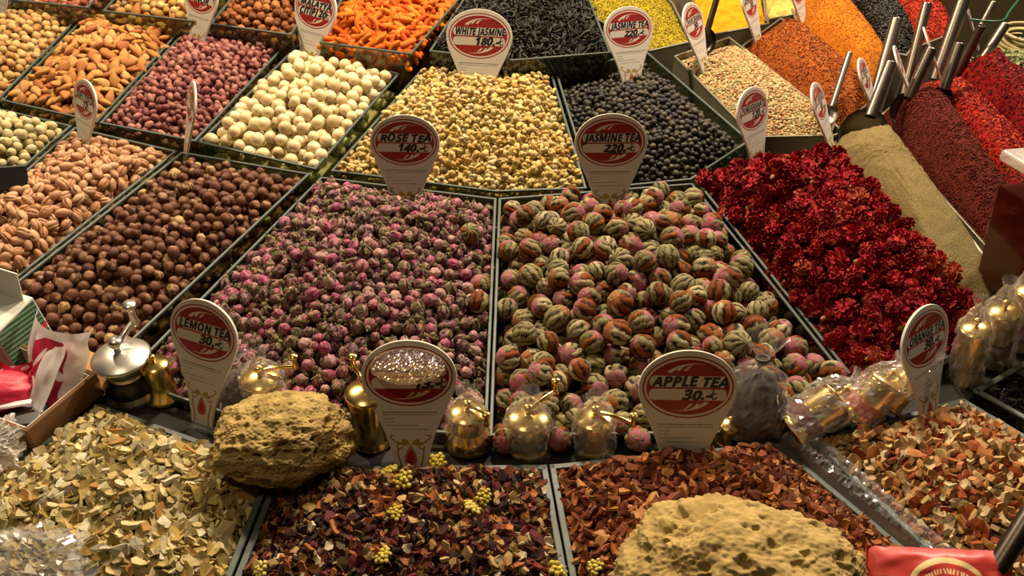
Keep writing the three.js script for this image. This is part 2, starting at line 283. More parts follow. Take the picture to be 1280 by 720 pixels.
// bundle of tea leaves tied round a flower: striped ball and a flower that shows at one pole
const BALL_LOOKS = ['pale striped tea ball of dried leaves', 'striped tea ball with an orange flower', 'dark striped tea ball with a pink flower tip', 'orange and khaki tea ball with pink tip'];
K.teaball = { name: 'flowering_tea_ball', category: 'tea ball', rad: 0.0112, variants: variants(12, (i) => {
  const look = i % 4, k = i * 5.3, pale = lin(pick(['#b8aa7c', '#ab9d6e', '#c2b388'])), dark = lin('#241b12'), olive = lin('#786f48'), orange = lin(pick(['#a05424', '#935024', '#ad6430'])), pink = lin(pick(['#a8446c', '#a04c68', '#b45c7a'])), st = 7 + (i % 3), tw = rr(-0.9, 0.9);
  const lane = (x, y, z) => { const a = Math.atan2(z, x) + tw * y; return a * st + 1.25 * noise(x * 1.5 + k, y * 1.6, z * 1.6); };
  const R = 0.0112, S = [R, R * rr(0.94, 1.08), R];
  const g = blob(46, 22, S, (x, y, z) => { const t = lane(x, y, z), near = Math.sqrt(Math.max(0, 1 - y * y)); return 1 + 0.15 * near * (Math.pow(Math.abs(Math.sin(t / 2)), 0.6) - 0.6) + 0.05 * noise(x * 1.2 + k, y * 1.2, z * 1.2); });
  paint(g, (x, y, z) => {
    const d = V(x / S[0], y / S[1], z / S[2]).normalize(), t = lane(d.x, d.y, d.z), s = Math.abs(Math.sin(t / 2)), id = Math.floor(t / (Math.PI * 2) / 1 * 1);
    const turn = ((id % st) + st) % st, lane01 = 0.5 + 0.5 * noise(turn * 5.7 + k, k, 2), warm = 0.5 + 0.5 * noise(turn * 4.3 + k, 8, k), many = [0.16, 0.44, 0.26, 0.46][look];
    const leaf = warm > 1 - many ? mix3(orange, scale3(orange, 0.62), 0.5 + 0.6 * noise(d.x * 4, d.y * 5, d.z * 4 + k)) : mix3(pale, olive, clamp(lane01 * 1.3 - 0.2 + 0.3 * noise(d.x * 6 + k, d.y * 3, d.z * 6), 0, 1));
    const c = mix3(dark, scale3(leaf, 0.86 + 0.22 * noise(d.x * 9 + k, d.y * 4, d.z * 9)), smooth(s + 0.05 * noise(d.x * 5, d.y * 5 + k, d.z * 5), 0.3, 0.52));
    return c;
  });
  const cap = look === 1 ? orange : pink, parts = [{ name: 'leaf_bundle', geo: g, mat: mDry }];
  if (look !== 0) {
    const wide = rr(0.85, 1.25), f = new THREE.SphereGeometry(1, 18, 7, 0, 6.2832, 0, wide); bare(f); const m = mergeVertices(f, 1e-4), p = m.attributes.position;
    for (let j = 0; j < p.count; j++) { const x = p.getX(j), y = p.getY(j), z = p.getZ(j), e = 1.035 + 0.05 * noise(x * 4 + k, y * 4, z * 4) - (y < Math.cos(wide) + 0.02 ? 0.09 : 0); p.setXYZ(j, x * e * S[0], y * e * S[1], z * e * S[2]); }
    m.computeVertexNormals(); paint(m, (x, y, z) => mix3(cap, mix3(scale3(cap, 0.5), pale, 0.35), 0.5 + 0.6 * noise(x * 420 + k, y * 420, z * 420))); parts.push({ name: 'flower', geo: m, mat: mDry });
  }
  return { parts, label: BALL_LOOKS[look] };
}) };
// rosebud: closed petals, a calyx of sepals, a short stalk
const BUD_LOOKS = ['dried rosebud with magenta petals', 'faded dusty pink dried rosebud', 'dark purple dried rosebud', 'dried rosebud mostly covered by khaki sepals'];
K.rosebud = { name: 'dried_rosebud', category: 'rosebud', rad: 0.006, variants: variants(12, (i) => {
  const look = i % 4, k = i * 3.9, c0 = lin([pick(['#98345f', '#8c2f58', '#a4426a']), pick(['#a06a70', '#ac7f7c', '#93606a']), pick(['#4f1d34', '#441a2c', '#58243c']), pick(['#84525a', '#987064'])][look]), tip = mix3(c0, lin('#e6c6b4'), 0.5), green = lin(pick(['#7d744c', '#6c6443', '#8c8258'])), R = 0.0053, n = 5;
  const saw = (x, y, z) => { const a = (Math.atan2(z, x) + 1.1 * y + k) * n / 6.2832; return a - Math.floor(a); };
  const g = blob(22, 14, [R, R * 1.28, R], (x, y, z) => { const near = Math.sqrt(Math.max(0, 1 - y * y)); return 1 + near * 0.24 * (saw(x, y, z) - 0.5) + 0.06 * noise(x * 2 + k, y * 2, z * 2) + (y > 0.75 ? 0.1 * (y - 0.75) : 0); });
  paint(g, (x, y, z) => mix3(c0, tip, clamp(0.28 + 0.75 * noise(x * 330 + k, y * 110, z * 330) + 0.3 * noise(x * 800, y * 300, z * 800 + k), 0, 1)));
  const pos = [], long = look === 3 ? 1.05 : rr(0.4, 0.65), L = [];
  for (let j = 0; j < 5; j++) {
    const a = j * 1.2566 + k, w = look === 3 ? 0.5 : 0.26, out = rr(1.06, 1.25), P = (t, s) => { const f = -1 + t * long * 1.5, yy = f * R * 1.28, rad = R * out * Math.sqrt(Math.max(0.05, 1 - Math.min(0.97, f * f))) + R * 0.2 * t * t, b = a + s * w * Math.sin(Math.min(1, t * 1.4 + 0.25) * 2.4) ; return [Math.cos(b) * rad, yy, Math.sin(b) * rad]; };
    for (let t = 0; t < 3; t++) { const q = [P(t / 3, -1), P(t / 3, 1), P((t + 1) / 3, -1), P((t + 1) / 3, 1)]; pos.push(...q[0], ...q[2], ...q[1], ...q[1], ...q[2], ...q[3]); }
  }
  const sg = new THREE.BufferGeometry(); sg.setAttribute('position', new THREE.Float32BufferAttribute(pos, 3)); sg.computeVertexNormals(); paint(sg, (x, y, z) => mix3(green, scale3(green, 0.65), 0.5 + 0.6 * noise(x * 400 + k, y * 400, z * 400))); L.push(sg);
  const hip = blob(8, 6, [R * 0.5, R * 0.42, R * 0.5], null, (q) => [q[0], q[1] - R * 1.32, q[2]]); L.push(paint(hip, () => green));
  const stalk = new THREE.CylinderGeometry(R * 0.1, R * 0.12, R * rr(0.5, 1.4), 5); stalk.translate(0, -R * 2, 0); L.push(paint(bare2(stalk), () => scale3(green, 0.8)));
  return { parts: [{ name: 'petals', geo: g, mat: mDry }, { name: 'calyx', geo: joined(L), mat: mLeaf }], label: BUD_LOOKS[look] };
}) };
function bare2(g) { g.deleteAttribute('uv'); return g; }
// ruffled red flower on a tan calyx
K.redflower = { name: 'dried_red_flower', category: 'dried flower', rad: 0.0112, variants: variants(10, (i) => {
  const k = i * 6.1, R = 0.0112, base = lin(['#ae1a28', '#9c1420', '#ba2430', '#841018', '#b02a32', '#941824', '#a61e2a', '#b8503c', '#8c1420', '#aa2830'][i]), pale = lin('#b8604a'), pos = [], col = [];
  const np = 32;
  for (let j = 0; j < np; j++) {
    const y = 1 - 1.35 * (j + 0.5) / np, ph = j * 2.4 + k, s = Math.sqrt(1 - y * y), d = V(Math.cos(ph) * s, y, Math.sin(ph) * s), u = V(-Math.sin(ph), 0, Math.cos(ph)).applyAxisAngle(d, rr(-0.6, 0.6)), o = d.clone().cross(u), w = R * rr(0.22, 0.4), len = R * rr(0.34, 0.6), q = [];
    for (let a = 0; a < 4; a++) for (let b = 0; b < 3; b++) { const S = (a / 3 - 0.5) * 2, T = b / 2, ruff = 0.3 * Math.sin(a * 2.2 + j + k) * T + rr(-0.12, 0.12); q.push(d.clone().multiplyScalar(R * (0.5 + 0.42 * T) + rr(-0.05, 0.05) * R).addScaledVector(u, S * w * (0.5 + 0.6 * T)).addScaledVector(o, len * ruff + len * 0.5 * T)); }
    const c = mix3(base, scale3(base, 0.62), rnd() * 0.8), edge = mix3(c, pale, rr(0, 0.3));
    for (let a = 0; a < 3; a++) for (let b = 0; b < 2; b++) { const n = a * 3 + b, T = [n, n + 3, n + 1, n + 1, n + 3, n + 4]; for (const t of T) { pos.push(q[t].x, q[t].y, q[t].z); col.push(...(t % 3 === 2 ? edge : c)); } }
  }
  const pg = new THREE.BufferGeometry(); pg.setAttribute('position', new THREE.Float32BufferAttribute(pos, 3)); pg.setAttribute('color', new THREE.Float32BufferAttribute(col, 3)); pg.computeVertexNormals();
  const core = paint(blob(10, 8, [R * 0.62, R * 0.6, R * 0.62], (x, y, z) => 1 + 0.2 * noise(x * 2 + k, y * 2, z * 2)), () => base);
  const tan = lin(pick(['#9a6a3d', '#7c4a2c', '#ab7e50'])), cal = paint(blob(8, 6, [R * 0.22, R * 0.34, R * 0.22], (x, y) => 1 - 0.3 * y, (q) => [q[0], q[1] - R * 0.56, q[2]]), () => tan);
  return { parts: [{ name: 'petals', geo: joined([pg, core]), mat: mLeaf }, { name: 'calyx', geo: cal, mat: mDry }] };
}) };
K.jasmine = { name: 'dried_jasmine_blossom', category: 'dried flower', rad: 0.0058, variants: variants(8, (i) => {
  const k = i * 2.1, R = 0.0062, c0 = lin(['#dcc682', '#d8bf72', '#e2d094', '#d2b066', '#e6d8a6', '#c8a45c', '#dcc27a', '#d6be7e'][i]), L = [];
  for (let j = 0; j < 4; j++) { const d = V(rr(-1, 1), rr(-1, 1), rr(-1, 1)).normalize().multiplyScalar(R * 0.5), e = R * rr(0.42, 0.66), c = mix3(c0, lin('#9c7434'), rr(0, 0.55)); L.push(paint(blob(8, 6, [e * rr(0.8, 1.3), e * rr(0.5, 0.9), e], (x, y, z) => 1 + 0.3 * noise(x * 2 + k + j, y * 2, z * 2), (q) => [q[0] + d.x, q[1] + d.y, q[2] + d.z]), () => c)); }
  return one('blossom', joined(L), mDry);
}) };
K.pearl = { name: 'rolled_black_tea', category: 'tea', rad: 0.004, variants: variants(5, (i) => { const c0 = lin(['#3c3933', '#312e29', '#474338', '#2b2824', '#59523f'][i]); return one('pearl', paint(blob(9, 7, [0.004, 0.0037, 0.0041], (x, y, z) => 1 + 0.12 * noise(x * 1.7 + i * 3, y * 1.7, z * 1.7)), () => c0), mPearl); }) };
// irregular bent flake with cut sides
function flake(size, thick, curl, sides, c, cut, k) {
  const top = [], bot = [], pos = [], col = [], n = sides, stretch = rr(0.75, 1.35), dir = rr(0, 3.1);
  for (let j = 0; j < n; j++) { const a = (j + rr(-0.28, 0.28)) / n * 6.2832, r = size * rr(0.74, 1.08), x = Math.cos(a) * r * stretch, z = Math.sin(a) * r / stretch, w = (x * Math.cos(dir) + z * Math.sin(dir)) / size, y = curl * size * 0.5 * Math.min(1.2, w * w) + rr(-0.12, 0.12) * thick; top.push(V(x, y + thick / 2, z)); bot.push(V(x * 0.93, y - thick / 2, z * 0.93)); }
  const ct = V(0, thick / 2 + rr(-0.3, 0.4) * thick, 0), cb = V(0, -thick / 2, 0), tri = (a, b, d, e) => { for (const p of [a, b, d]) { pos.push(p.x, p.y, p.z); col.push(...mix3(e, scale3(e, 0.78), clamp(0.5 + 0.8 * noise(p.x * 260 + k, p.y * 260, p.z * 260), 0, 1))); } };
  for (let j = 0; j < n; j++) { const m = (j + 1) % n; tri(ct, top[m], top[j], c); tri(cb, bot[j], bot[m], mix3(c, cut, 0.4)); tri(top[j], top[m], bot[j], cut); tri(bot[j], top[m], bot[m], cut); }
  const g = new THREE.BufferGeometry(); g.setAttribute('position', new THREE.Float32BufferAttribute(pos, 3)); g.setAttribute('color', new THREE.Float32BufferAttribute(col, 3)); g.computeVertexNormals(); return g;
}
const chips = (name, category, rad, cols, size, thick, curl, cutMix = 0.3) => ({ name, category, rad, variants: cols.map((hex, i) => { const c = lin(hex); return one(name, flake(size * rr(0.75, 1.25), thick * rr(0.7, 1.4), curl * rr(-1, 1.4), 6 + (i % 3), c, mix3(c, lin('#d9c79a'), cutMix), i * 7.7), mChip); }) });
K.applechip = chips('dried_apple_chip', 'dried fruit', 0.0027, ['#cdb678', '#b9a05e', '#dccb94', '#a08a4c', '#c8aa62', '#e2d6ae', '#8d7840', '#c3b080', '#d4bd7c', '#b2954e', '#cdb06a', '#dccb92', '#b88848', '#bfa766', '#e0d4b2', '#a99a68'], 0.0041, 0.0018, 0.7);
K.redchip = chips('dried_red_apple_chip', 'dried fruit', 0.003, ['#96502c', '#844222', '#a66034', '#6c3420', '#b8743f', '#80462a', '#9a522e', '#5c2c1c', '#bc824a', '#8c4424', '#c68c52', '#733a22'], 0.0042, 0.002, 1.0, 0.12);
K.orangechip = chips('dried_orange_chip', 'dried fruit', 0.0033, ['#c9a268', '#a8592a', '#d3b583', '#9c4a24', '#bf8a4c', '#d8c092', '#b2642f', '#c58f55', '#8c4022', '#cbab74', '#b9793f', '#d6b988'], 0.0045, 0.0026, 0.6, 0.25);
K.mixchip = chips('fruit_tea_piece', 'dried fruit', 0.0025, ['#5a2420', '#7d3a26', '#3d1a1c', '#a0623a', '#c7a468', '#2f1718', '#d8c8a0', '#6b2e2a', '#4a2620', '#b08a54', '#241416', '#8d744c', '#6a2e34', '#352018', '#5a4a30', '#b5703a'], 0.0036, 0.0017, 0.9, 0.1);
const clusterOf = (hexes) => variants(hexes.length, (i) => { const L = [], c0 = lin(hexes[i]); for (let j = 0; j < 15; j++) { const a = j * 2.4, r = 0.0016 * Math.sqrt(j), c = mix3(c0, lin('#8f7a1c'), rr(0, 0.35)); L.push(paint(blob(7, 5, [0.0017, 0.0016, 0.0017], (x, y, z) => 1 + 0.15 * noise(x * 2 + j, y * 2, z * 2 + i), (q) => [q[0] + Math.cos(a) * r, q[1] + 0.0014 - r * 0.25 + rr(0, 0.0005), q[2] + Math.sin(a) * r]), () => c)); } const st = new THREE.CylinderGeometry(0.0006, 0.0005, 0.012, 5); st.rotateZ(0.9); st.translate(-0.006, -0.0035, 0); return { parts: [{ name: 'florets', geo: joined(L), mat: mDry }, { name: 'stalk', geo: paint(bare2(st), () => lin('#9a8c54')), mat: mDry }] }; });
K.yellowflower = { name: 'yellow_dried_flower', category: 'dried flower', rad: 0.006, variants: clusterOf(['#dcc95a', '#d8c04c', '#e4d470']) };
// grains too fine to count
const grain = (name, rad, hexes, s, rough = 0.6, seg = [6, 4]) => ({ name, category: 'spice', rad, variants: hexes.map((hex, i) => { const c = lin(hex); return one(name, paint(blob(seg[0], seg[1], s.map((v) => v * rad), (x, y, z) => 1 + 0.2 * noise(x * 1.5 + i * 3, y * 1.5, z * 1.5)), () => c), tinted(rough)); }) });
K.blackleaf = { name: 'tea_leaf', category: 'tea', rad: 0.004, variants: variants(8, (i) => {
  const c0 = lin(['#2b2a26', '#211f1c', '#35332c', '#1b1917', '#3e3c33', '#2a2622', '#403a2e', '#242321'][i]), L = 0.0085 * rr(0.7, 1.3), c = new THREE.CatmullRomCurve3([V(-L, 0, 0), V(-L * 0.35, rr(-0.3, 0.3) * L, rr(-0.3, 0.3) * L), V(L * 0.35, rr(-0.35, 0.35) * L, rr(-0.35, 0.35) * L), V(L, rr(-0.3, 0.3) * L, rr(-0.3, 0.3) * L)]);
  const g = bare(new THREE.TubeGeometry(c, 6, 0.0012 * rr(0.8, 1.4), 4, false)); g.computeVertexNormals(); return one('leaf', paint(g, () => c0), mPearl);
}) };
K.chiliflake = { name: 'flake', category: 'spice', rad: 0.0017, variants: ['#8f1714', '#a3201a', '#7a1211', '#b43222', '#991c18', '#6b0f10', '#b8542c'].map((h, i) => one('flake', flake(0.0019, 0.0007, 0.5, 4, lin(h), lin(h), i), mChip)) };
K.darkflake = { name: 'flake', category: 'spice', rad: 0.0017, variants: ['#6b0d10', '#7d1214', '#5a0b0e', '#8d1a18', '#4d090c', '#9a2a20'].map((h, i) => one('flake', flake(0.002, 0.0007, 0.5, 4, lin(h), lin(h), i), mChip)) };
K.brownflake = { name: 'flake', category: 'spice', rad: 0.0017, variants: ['#9a4a1c', '#a85620', '#8b3d18', '#b5672a', '#7d3216', '#c07a36'].map((h, i) => one('flake', flake(0.0015, 0.0007, 0.4, 4, lin(h), lin(h), i), mChip)) };
K.sumacgrain = grain('granule', 0.001, ['#54190f', '#662216', '#481510', '#7a3424'], [1, 0.8, 1], 0.8);
K.orangegrain = { name: 'flake', category: 'spice', rad: 0.0014, variants: ['#c4711a', '#cc7a1e', '#b8641a', '#d48a2c', '#a85a18'].map((h, i) => one('flake', flake(0.0009, 0.0006, 0.3, 4, lin(h), lin(h), i), mChip)) };
K.yellowgrain = { name: 'flake', category: 'spice', rad: 0.0016, variants: ['#b09a1e', '#a08c1c', '#c0aa2c', '#8f7d1c', '#bda432'].map((h, i) => one('flake', flake(0.0016, 0.0008, 0.3, 4, lin(h), lin(h), i), mChip)) };
K.mixgrain = grain('grain', 0.0027, ['#bfa26c', '#c8b07e', '#b39160', '#a9764a', '#9c9160', '#858a58', '#c0a470', '#b89868', '#cdb98c', '#a8674a', '#c4ab78', '#b6a070'], [1.15, 0.8, 0.9]);
K.seed = grain('seed', 0.0022, ['#16130f', '#211c17', '#0f0d0b', '#2a2420'], [1.2, 0.8, 0.8], 0.4);
K.herb = { name: 'leaf', category: 'herb', rad: 0.003, variants: ['#7f8556', '#6d7548', '#959a6c', '#5b6440', '#a5a67e', '#868a5e'].map((h, i) => one('leaf', flake(0.0034, 0.0005, 0.6, 5, lin(h), lin(h), i), mChip)) };
K.greenherb = { name: 'leaf', category: 'herb', rad: 0.003, variants: ['#4d5c30', '#3f4e28', '#5f6c3c', '#34422a'].map((h, i) => one('leaf', flake(0.0034, 0.0005, 0.6, 5, lin(h), lin(h), i), mChip)) };

// ---------------------------------------------------------------- what lies in which tray
seed(500);
const H = {};
const heapOf = (id, name, label, o) => { const h = makeHeap(o); h.id = id; h.name = name; h.label = label; H[id] = h; return h; };
// middle block
heapOf('rose', 'rosebud_heap', 'large heap of dried purple and pink rosebuds in the middle tray', { poly: [[150, 474], [300, 524], [609, 546], [621, 248], [401, 221]], base: -0.008, rise: 0.042, apex: [450, 350], power: 2.6, rough: 0.012, wave: 14, tray: 'wide glass tray holding the heap of rosebuds' });
heapOf('ball', 'tea_ball_heap', 'heap of striped flowering tea balls in the middle tray', { poly: [[611, 546], [1042, 540], [1084, 502], [866, 229], [623, 248]], base: -0.006, rise: 0.032, apex: [820, 370], power: 2.4, rough: 0.012, wave: 12, margin: 0.004, tray: 'wide glass tray holding the striped tea balls' });
heapOf('red', 'red_flower_heap', 'steep heap of crimson dried flowers right of the tea balls', { poly: [[1086, 500], [1246, 424], [1030, 196], [870, 227]], base: 0, rise: 0.054, apex: [1050, 300], power: 2.6, rough: 0.01, wave: 14, margin: 0.004, tray: 'glass tray holding the crimson dried flowers' });
heapOf('jasmine', 'jasmine_heap', 'heap of golden dried jasmine blossoms behind the rosebuds', { poly: [[413, 214], [620, 240], [734, 236], [691, 93], [527, 86]], base: -0.002, rise: 0.026, apex: [600, 150], power: 2.4, rough: 0.008, wave: 20, tray: 'glass tray holding the golden jasmine blossoms' });
heapOf('pearl', 'black_tea_pearl_heap', 'heap of small black rolled tea pearls right of the jasmine', { poly: [[739, 237], [864, 225], [938, 176], [806, 62], [695, 94]], base: -0.022, rise: 0.044, apex: [850, 170], power: 2.2, rough: 0.006, tray: 'glass tray holding the black tea pearls' });
heapOf('mixspice', 'mixed_spice_heap', 'heap of pale mixed spice grains flecked with red and green', { poly: [[942, 172], [1040, 170], [1046, 150], [912, 46], [842, 70]], base: -0.012, rise: 0.034, apex: [955, 110], power: 2.2, rough: 0.004, metal: 1, tray: 'metal tray holding the pale mixed spice' });
// left wing
heapOf('white', 'white_sweet_heap', 'heap of round cream coloured sugared chickpeas before the orange sticks', { poly: [[247, 178], [394, 212], [500, 92], [372, 56]], base: -0.006, rise: 0.028, apex: [372, 135], power: 2.2, tray: 'glass tray holding the round cream sweets' });
heapOf('peanut', 'red_peanut_heap', 'heap of red skinned peanuts between almonds and cream sweets', { poly: [[124, 154], [244, 177], [362, 52], [235, 34]], base: -0.005, rise: 0.026, apex: [240, 108], power: 2.2, tray: 'glass tray holding the red skinned peanuts' });
heapOf('almond', 'almond_heap', 'heap of shelled almonds left of the red peanuts', { poly: [[2, 126], [121, 153], [231, 33], [112, 14]], base: -0.005, rise: 0.026, apex: [125, 80], power: 2.2, tray: 'glass tray holding the shelled almonds' });
heapOf('chickpea', 'roasted_chickpea_heap', 'heap of roasted chickpeas in the top left corner', { poly: [[-100, 104], [-2, 125], [108, 13], [20, -4]], base: -0.01, rise: 0.03, power: 2.2, tray: 'glass tray holding the roasted chickpeas at the far left' });
heapOf('palepea', 'pale_chickpea_heap', 'heap of pale chickpeas at the left edge above the pistachios', { poly: [[-110, 190], [22, 216], [90, 157], [-20, 131]], base: -0.01, rise: 0.03, apex: [5, 172], power: 2.2, tray: 'glass tray holding the pale chickpeas' });
heapOf('pistachio', 'pistachio_heap', 'heap of pistachios in their shells left of the hazelnuts', { poly: [[-190, 330], [-40, 396], [222, 189], [93, 159], [26, 218]], base: -0.006, rise: 0.03, apex: [90, 262], power: 2.4, tray: 'glass tray holding the pistachios' });
heapOf('hazelnut', 'hazelnut_heap', 'heap of brown hazelnuts between pistachios and rosebuds', { poly: [[-38, 398], [128, 462], [388, 217], [227, 190]], base: -0.008, rise: 0.03, apex: [190, 318], power: 2.4, tray: 'glass tray holding the brown hazelnuts' });
// back row, one step higher
heapOf('stick', 'corn_stick_heap', 'heap of bright orange corn sticks at the back', { n0: 0.03, poly: [[399, 53], [514, 68], [600, -30], [450, -50]], base: -0.006, rise: 0.03, power: 2.4, tray: 'glass tray holding the orange corn sticks' });
heapOf('blackleaf', 'black_tea_heap', 'heap of loose black tea leaves at the back', { n0: 0.03, poly: [[536, 64], [640, 76], [764, 66], [738, 0], [690, -45], [600, -34]], base: -0.008, rise: 0.035, power: 2.2, tray: 'glass tray holding the loose black tea' });
heapOf('nugget', 'glazed_nut_heap', 'heap of glazed brown nuts behind the red peanuts', { n0: 0.03, poly: [[262, 30], [364, 44], [420, -40], [330, -54]], base: -0.008, rise: 0.024, power: 2.2, tray: 'glass tray holding the glazed brown nuts' });
heapOf('cornnut', 'mixed_nut_heap', 'heap of mixed roasted nuts behind the almonds', { n0: 0.03, poly: [[128, 14], [252, 28], [310, -56], [200, -70]], base: -0.008, rise: 0.024, power: 2.2, tray: 'glass tray holding the mixed roasted nuts' });
heapOf('pinknut', 'pink_peanut_heap', 'heap of pinkish peanuts at the far left back', { n0: 0.03, poly: [[12, 0], [110, 10], [180, -74], [80, -84]], base: -0.006, rise: 0.024, power: 2.2, tray: 'glass tray holding the pinkish peanuts' });
// front row
heapOf('apple', 'apple_chip_heap', 'heap of pale dried apple chips at the front left', { poly: [[-200, 770], [268, 775], [345, 583], [124, 505], [-20, 600]], base: -0.002, rise: 0.026, apex: [160, 590], power: 2.4, rough: 0.008, wave: 16, tray: 'front glass tray holding the pale apple chips', thick: 0.0046 });
heapOf('mix', 'fruit_tea_heap', 'heap of dark mixed fruit tea with yellow flowers at the front', { poly: [[271, 775], [720, 775], [684, 581], [348, 584]], base: -0.003, rise: 0.026, apex: [520, 622], power: 2.2, rough: 0.008, wave: 16, tray: 'front glass tray holding the dark fruit tea', thick: 0.0046 });
heapOf('redchip', 'red_apple_chip_heap', 'heap of red brown dried apple chips right of the fruit tea', { poly: [[722, 775], [1205, 775], [1165, 712], [972, 553], [686, 581]], base: -0.003, rise: 0.03, apex: [890, 600], power: 2.2, rough: 0.008, wave: 16, tray: 'front glass tray holding the red brown chips', thick: 0.0046 });
heapOf('orange', 'orange_chip_heap', 'heap of cream and orange dried citrus chips at the front right', { poly: [[1012, 549], [1204, 498], [1360, 590], [1360, 775], [1250, 775]], base: -0.003, rise: 0.03, apex: [1180, 575], power: 2.2, rough: 0.006, wave: 16, tray: 'front glass tray holding the cream and orange chips', thick: 0.0046 });
heapOf('sidetea', 'dark_tea_heap', 'heap of fine black tea at the right front edge', { poly: [[1216, 488], [1370, 576], [1420, 470], [1320, 428]], base: -0.016, rise: 0.02, tray: 'front glass tray holding the fine black tea', thick: 0.0046 });

const put = (id, kind, o = {}) => pile(H[id], { kind, rad: kind.rad, ...o });
const ballLook = () => { const r = rnd(), look = r < 0.17 ? 0 : r < 0.42 ? 1 : r < 0.72 ? 2 : 3; return look + 4 * Math.floor(rnd() * 3); };
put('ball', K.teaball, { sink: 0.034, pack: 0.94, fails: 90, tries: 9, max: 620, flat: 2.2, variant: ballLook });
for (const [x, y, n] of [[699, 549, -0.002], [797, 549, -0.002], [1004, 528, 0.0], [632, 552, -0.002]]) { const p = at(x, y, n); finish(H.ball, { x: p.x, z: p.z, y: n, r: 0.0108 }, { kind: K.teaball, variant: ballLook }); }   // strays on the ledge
put('rose', K.rosebud, { sink: 0.02, pack: 0.88, small: 0.72, large: 1.2, max: 2200, variant: () => { const r = rnd(), look = r < 0.34 ? 0 : r < 0.52 ? 1 : r < 0.82 ? 2 : 3; return look + 4 * Math.floor(rnd() * 3); } });
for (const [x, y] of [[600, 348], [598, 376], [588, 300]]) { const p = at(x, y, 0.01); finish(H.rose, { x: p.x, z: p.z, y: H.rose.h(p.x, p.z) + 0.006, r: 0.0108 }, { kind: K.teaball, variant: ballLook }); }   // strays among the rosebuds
put('red', K.redflower, { m: 0.012, sink: 0.026, pack: 0.77, flat: 1.8, small: 0.7, large: 1.2, fails: 260, tries: 10, stop: 0.008, max: 900 });
put('white', K.whiteball, { sink: 0.024, pack: 0.96, max: 1200 });
put('hazelnut', K.hazelnut, { sink: 0.016, pack: 0.96, max: 2600, variant: () => rnd() < 0.025 ? 8 : rnd() < 0.06 ? 7 : Math.floor(rnd() * 7) });
put('pistachio', K.pistachio, { sink: 0.018, pack: 0.9, max: 2200, flat: 0.9 });
put('almond', K.almond, { sink: 0.018, pack: 0.85, max: 1300, flat: 0.8 });
put('peanut', K.peanut, { sink: 0.014, pack: 0.94, max: 2600 });
put('chickpea', K.chickpea, { sink: 0.015, pack: 0.94, max: 1800 });
put('palepea', K.palepea, { sink: 0.015, pack: 0.94, max: 1300 });
put('nugget', K.nugget, { sink: 0.016, max: 900 });
put('cornnut', K.cornnut, { sink: 0.016, max: 900 });
put('pinknut', K.pinknut, { sink: 0.015, max: 900 });
put('stick', K.stick, { sink: 0.018, pack: 0.66, max: 900, flat: 0.9 });
put('jasmine', K.jasmine, { sink: 0.012, pack: 0.84, max: 3400 });
put('pearl', K.pearl, { sink: 0.011, pack: 0.94, max: 4200 });
put('apple', K.applechip, { sink: 0.012, pack: 0.76, small: 0.45, large: 1.6, max: 8000, flat: 0.95 });
for (const [x, y] of [[486, 592], [506, 616], [497, 652], [590, 640], [605, 628], [545, 566], [699, 706], [744, 708], [326, 712], [480, 700]]) {
  const h = y > 700 && x > 740 ? H.redchip : H.mix, p = at(x, y, 0.012); finish(h, { x: p.x, z: p.z, y: h.h(p.x, p.z) + 0.004, r: K.yellowflower.rad * rr(0.95, 1.45) }, { kind: K.yellowflower, flat: 0.5 });
}
put('mix', K.mixchip, { sink: 0.01, pack: 0.74, small: 0.5, large: 1.5, max: 6000, flat: 1.1 });
put('redchip', K.redchip, { sink: 0.012, pack: 0.74, small: 0.55, large: 1.5, max: 5200, flat: 1.1 });
put('orange', K.orangechip, { sink: 0.012, pack: 0.76, small: 0.55, large: 1.5, max: 4600, flat: 1.3 });
strew(H.blackleaf, { kind: K.blackleaf, rad: 0.004, gap: 0.0034, flat: 0.9, low: -1.4, high: 1.4 });
strew(H.sidetea, { kind: K.blackleaf, rad: 0.0026, gap: 0.0026, flat: 0.9, low: -1.2, high: 1 });
strew(H.mixspice, { kind: K.mixgrain, rad: 0.0022, gap: 0.0018, low: -1, high: 0.5, flat: 0.8 });

// spices at the right: loaf shaped heaps, their grain strewn on top
const spice = (id, name, label, tex, kind, gap, o) => { const h = heapOf(id, name, label, o); h.tex = tex; if (kind) strew(h, { kind, rad: kind.rad, gap, low: -0.6, high: 0.5, flat: 0.7, max: 14000 }); return h; };
spice('yellow', 'yellow_spice_heap', 'heap of coarse olive yellow spice at the back', powderColor('#8f7d1c', '#b39c22', '#c9b548', 0.08), K.yellowgrain, 0.0021, { poly: [[742, 22], [812, 64], [866, 52], [842, 4], [800, -40], [700, -40]], base: -0.004, rise: 0.024, n0: 0.0, rough: 0.003, metal: 1, tray: 'metal tray holding the olive yellow spice' });
spice('turmeric', 'turmeric_heap', 'heap of bright yellow turmeric powder at the back', powderColor('#cf8a12', '#dd9a1c', '#e6ab34', 0.05), null, 0, { poly: [[878, 46], [962, 30], [948, -40], [850, -50]], base: -0.004, rise: 0.03, rough: 0.005, wave: 40, apex: [910, 5], metal: 1, tray: 'metal tray holding the bright turmeric' });
spice('paleyellow', 'ginger_heap', 'heap of pale yellow lumps behind the curry powder', powderColor('#c7a94c', '#d6bd66', '#e2cd84', 0.05), null, 0, { poly: [[956, 26], [1012, 14], [1010, -40], [950, -50]], base: -0.004, rise: 0.026, rough: 0.014, wave: 60, metal: 1, tray: 'metal tray holding the pale yellow lumps' });
spice('curry', 'curry_heap', 'flat topped heap of orange curry powder', powderColor('#b9661a', '#cb781c', '#d98a30', 0.08), K.orangegrain, 0.0021, { poly: [[1090, 118], [1120, 86], [1046, -14], [986, 2], [1000, 44]], base: -0.006, rise: 0.046, power: 4, apex: [1046, 46], rough: 0.003, metal: 1, tray: 'metal tray holding the curry powder' });
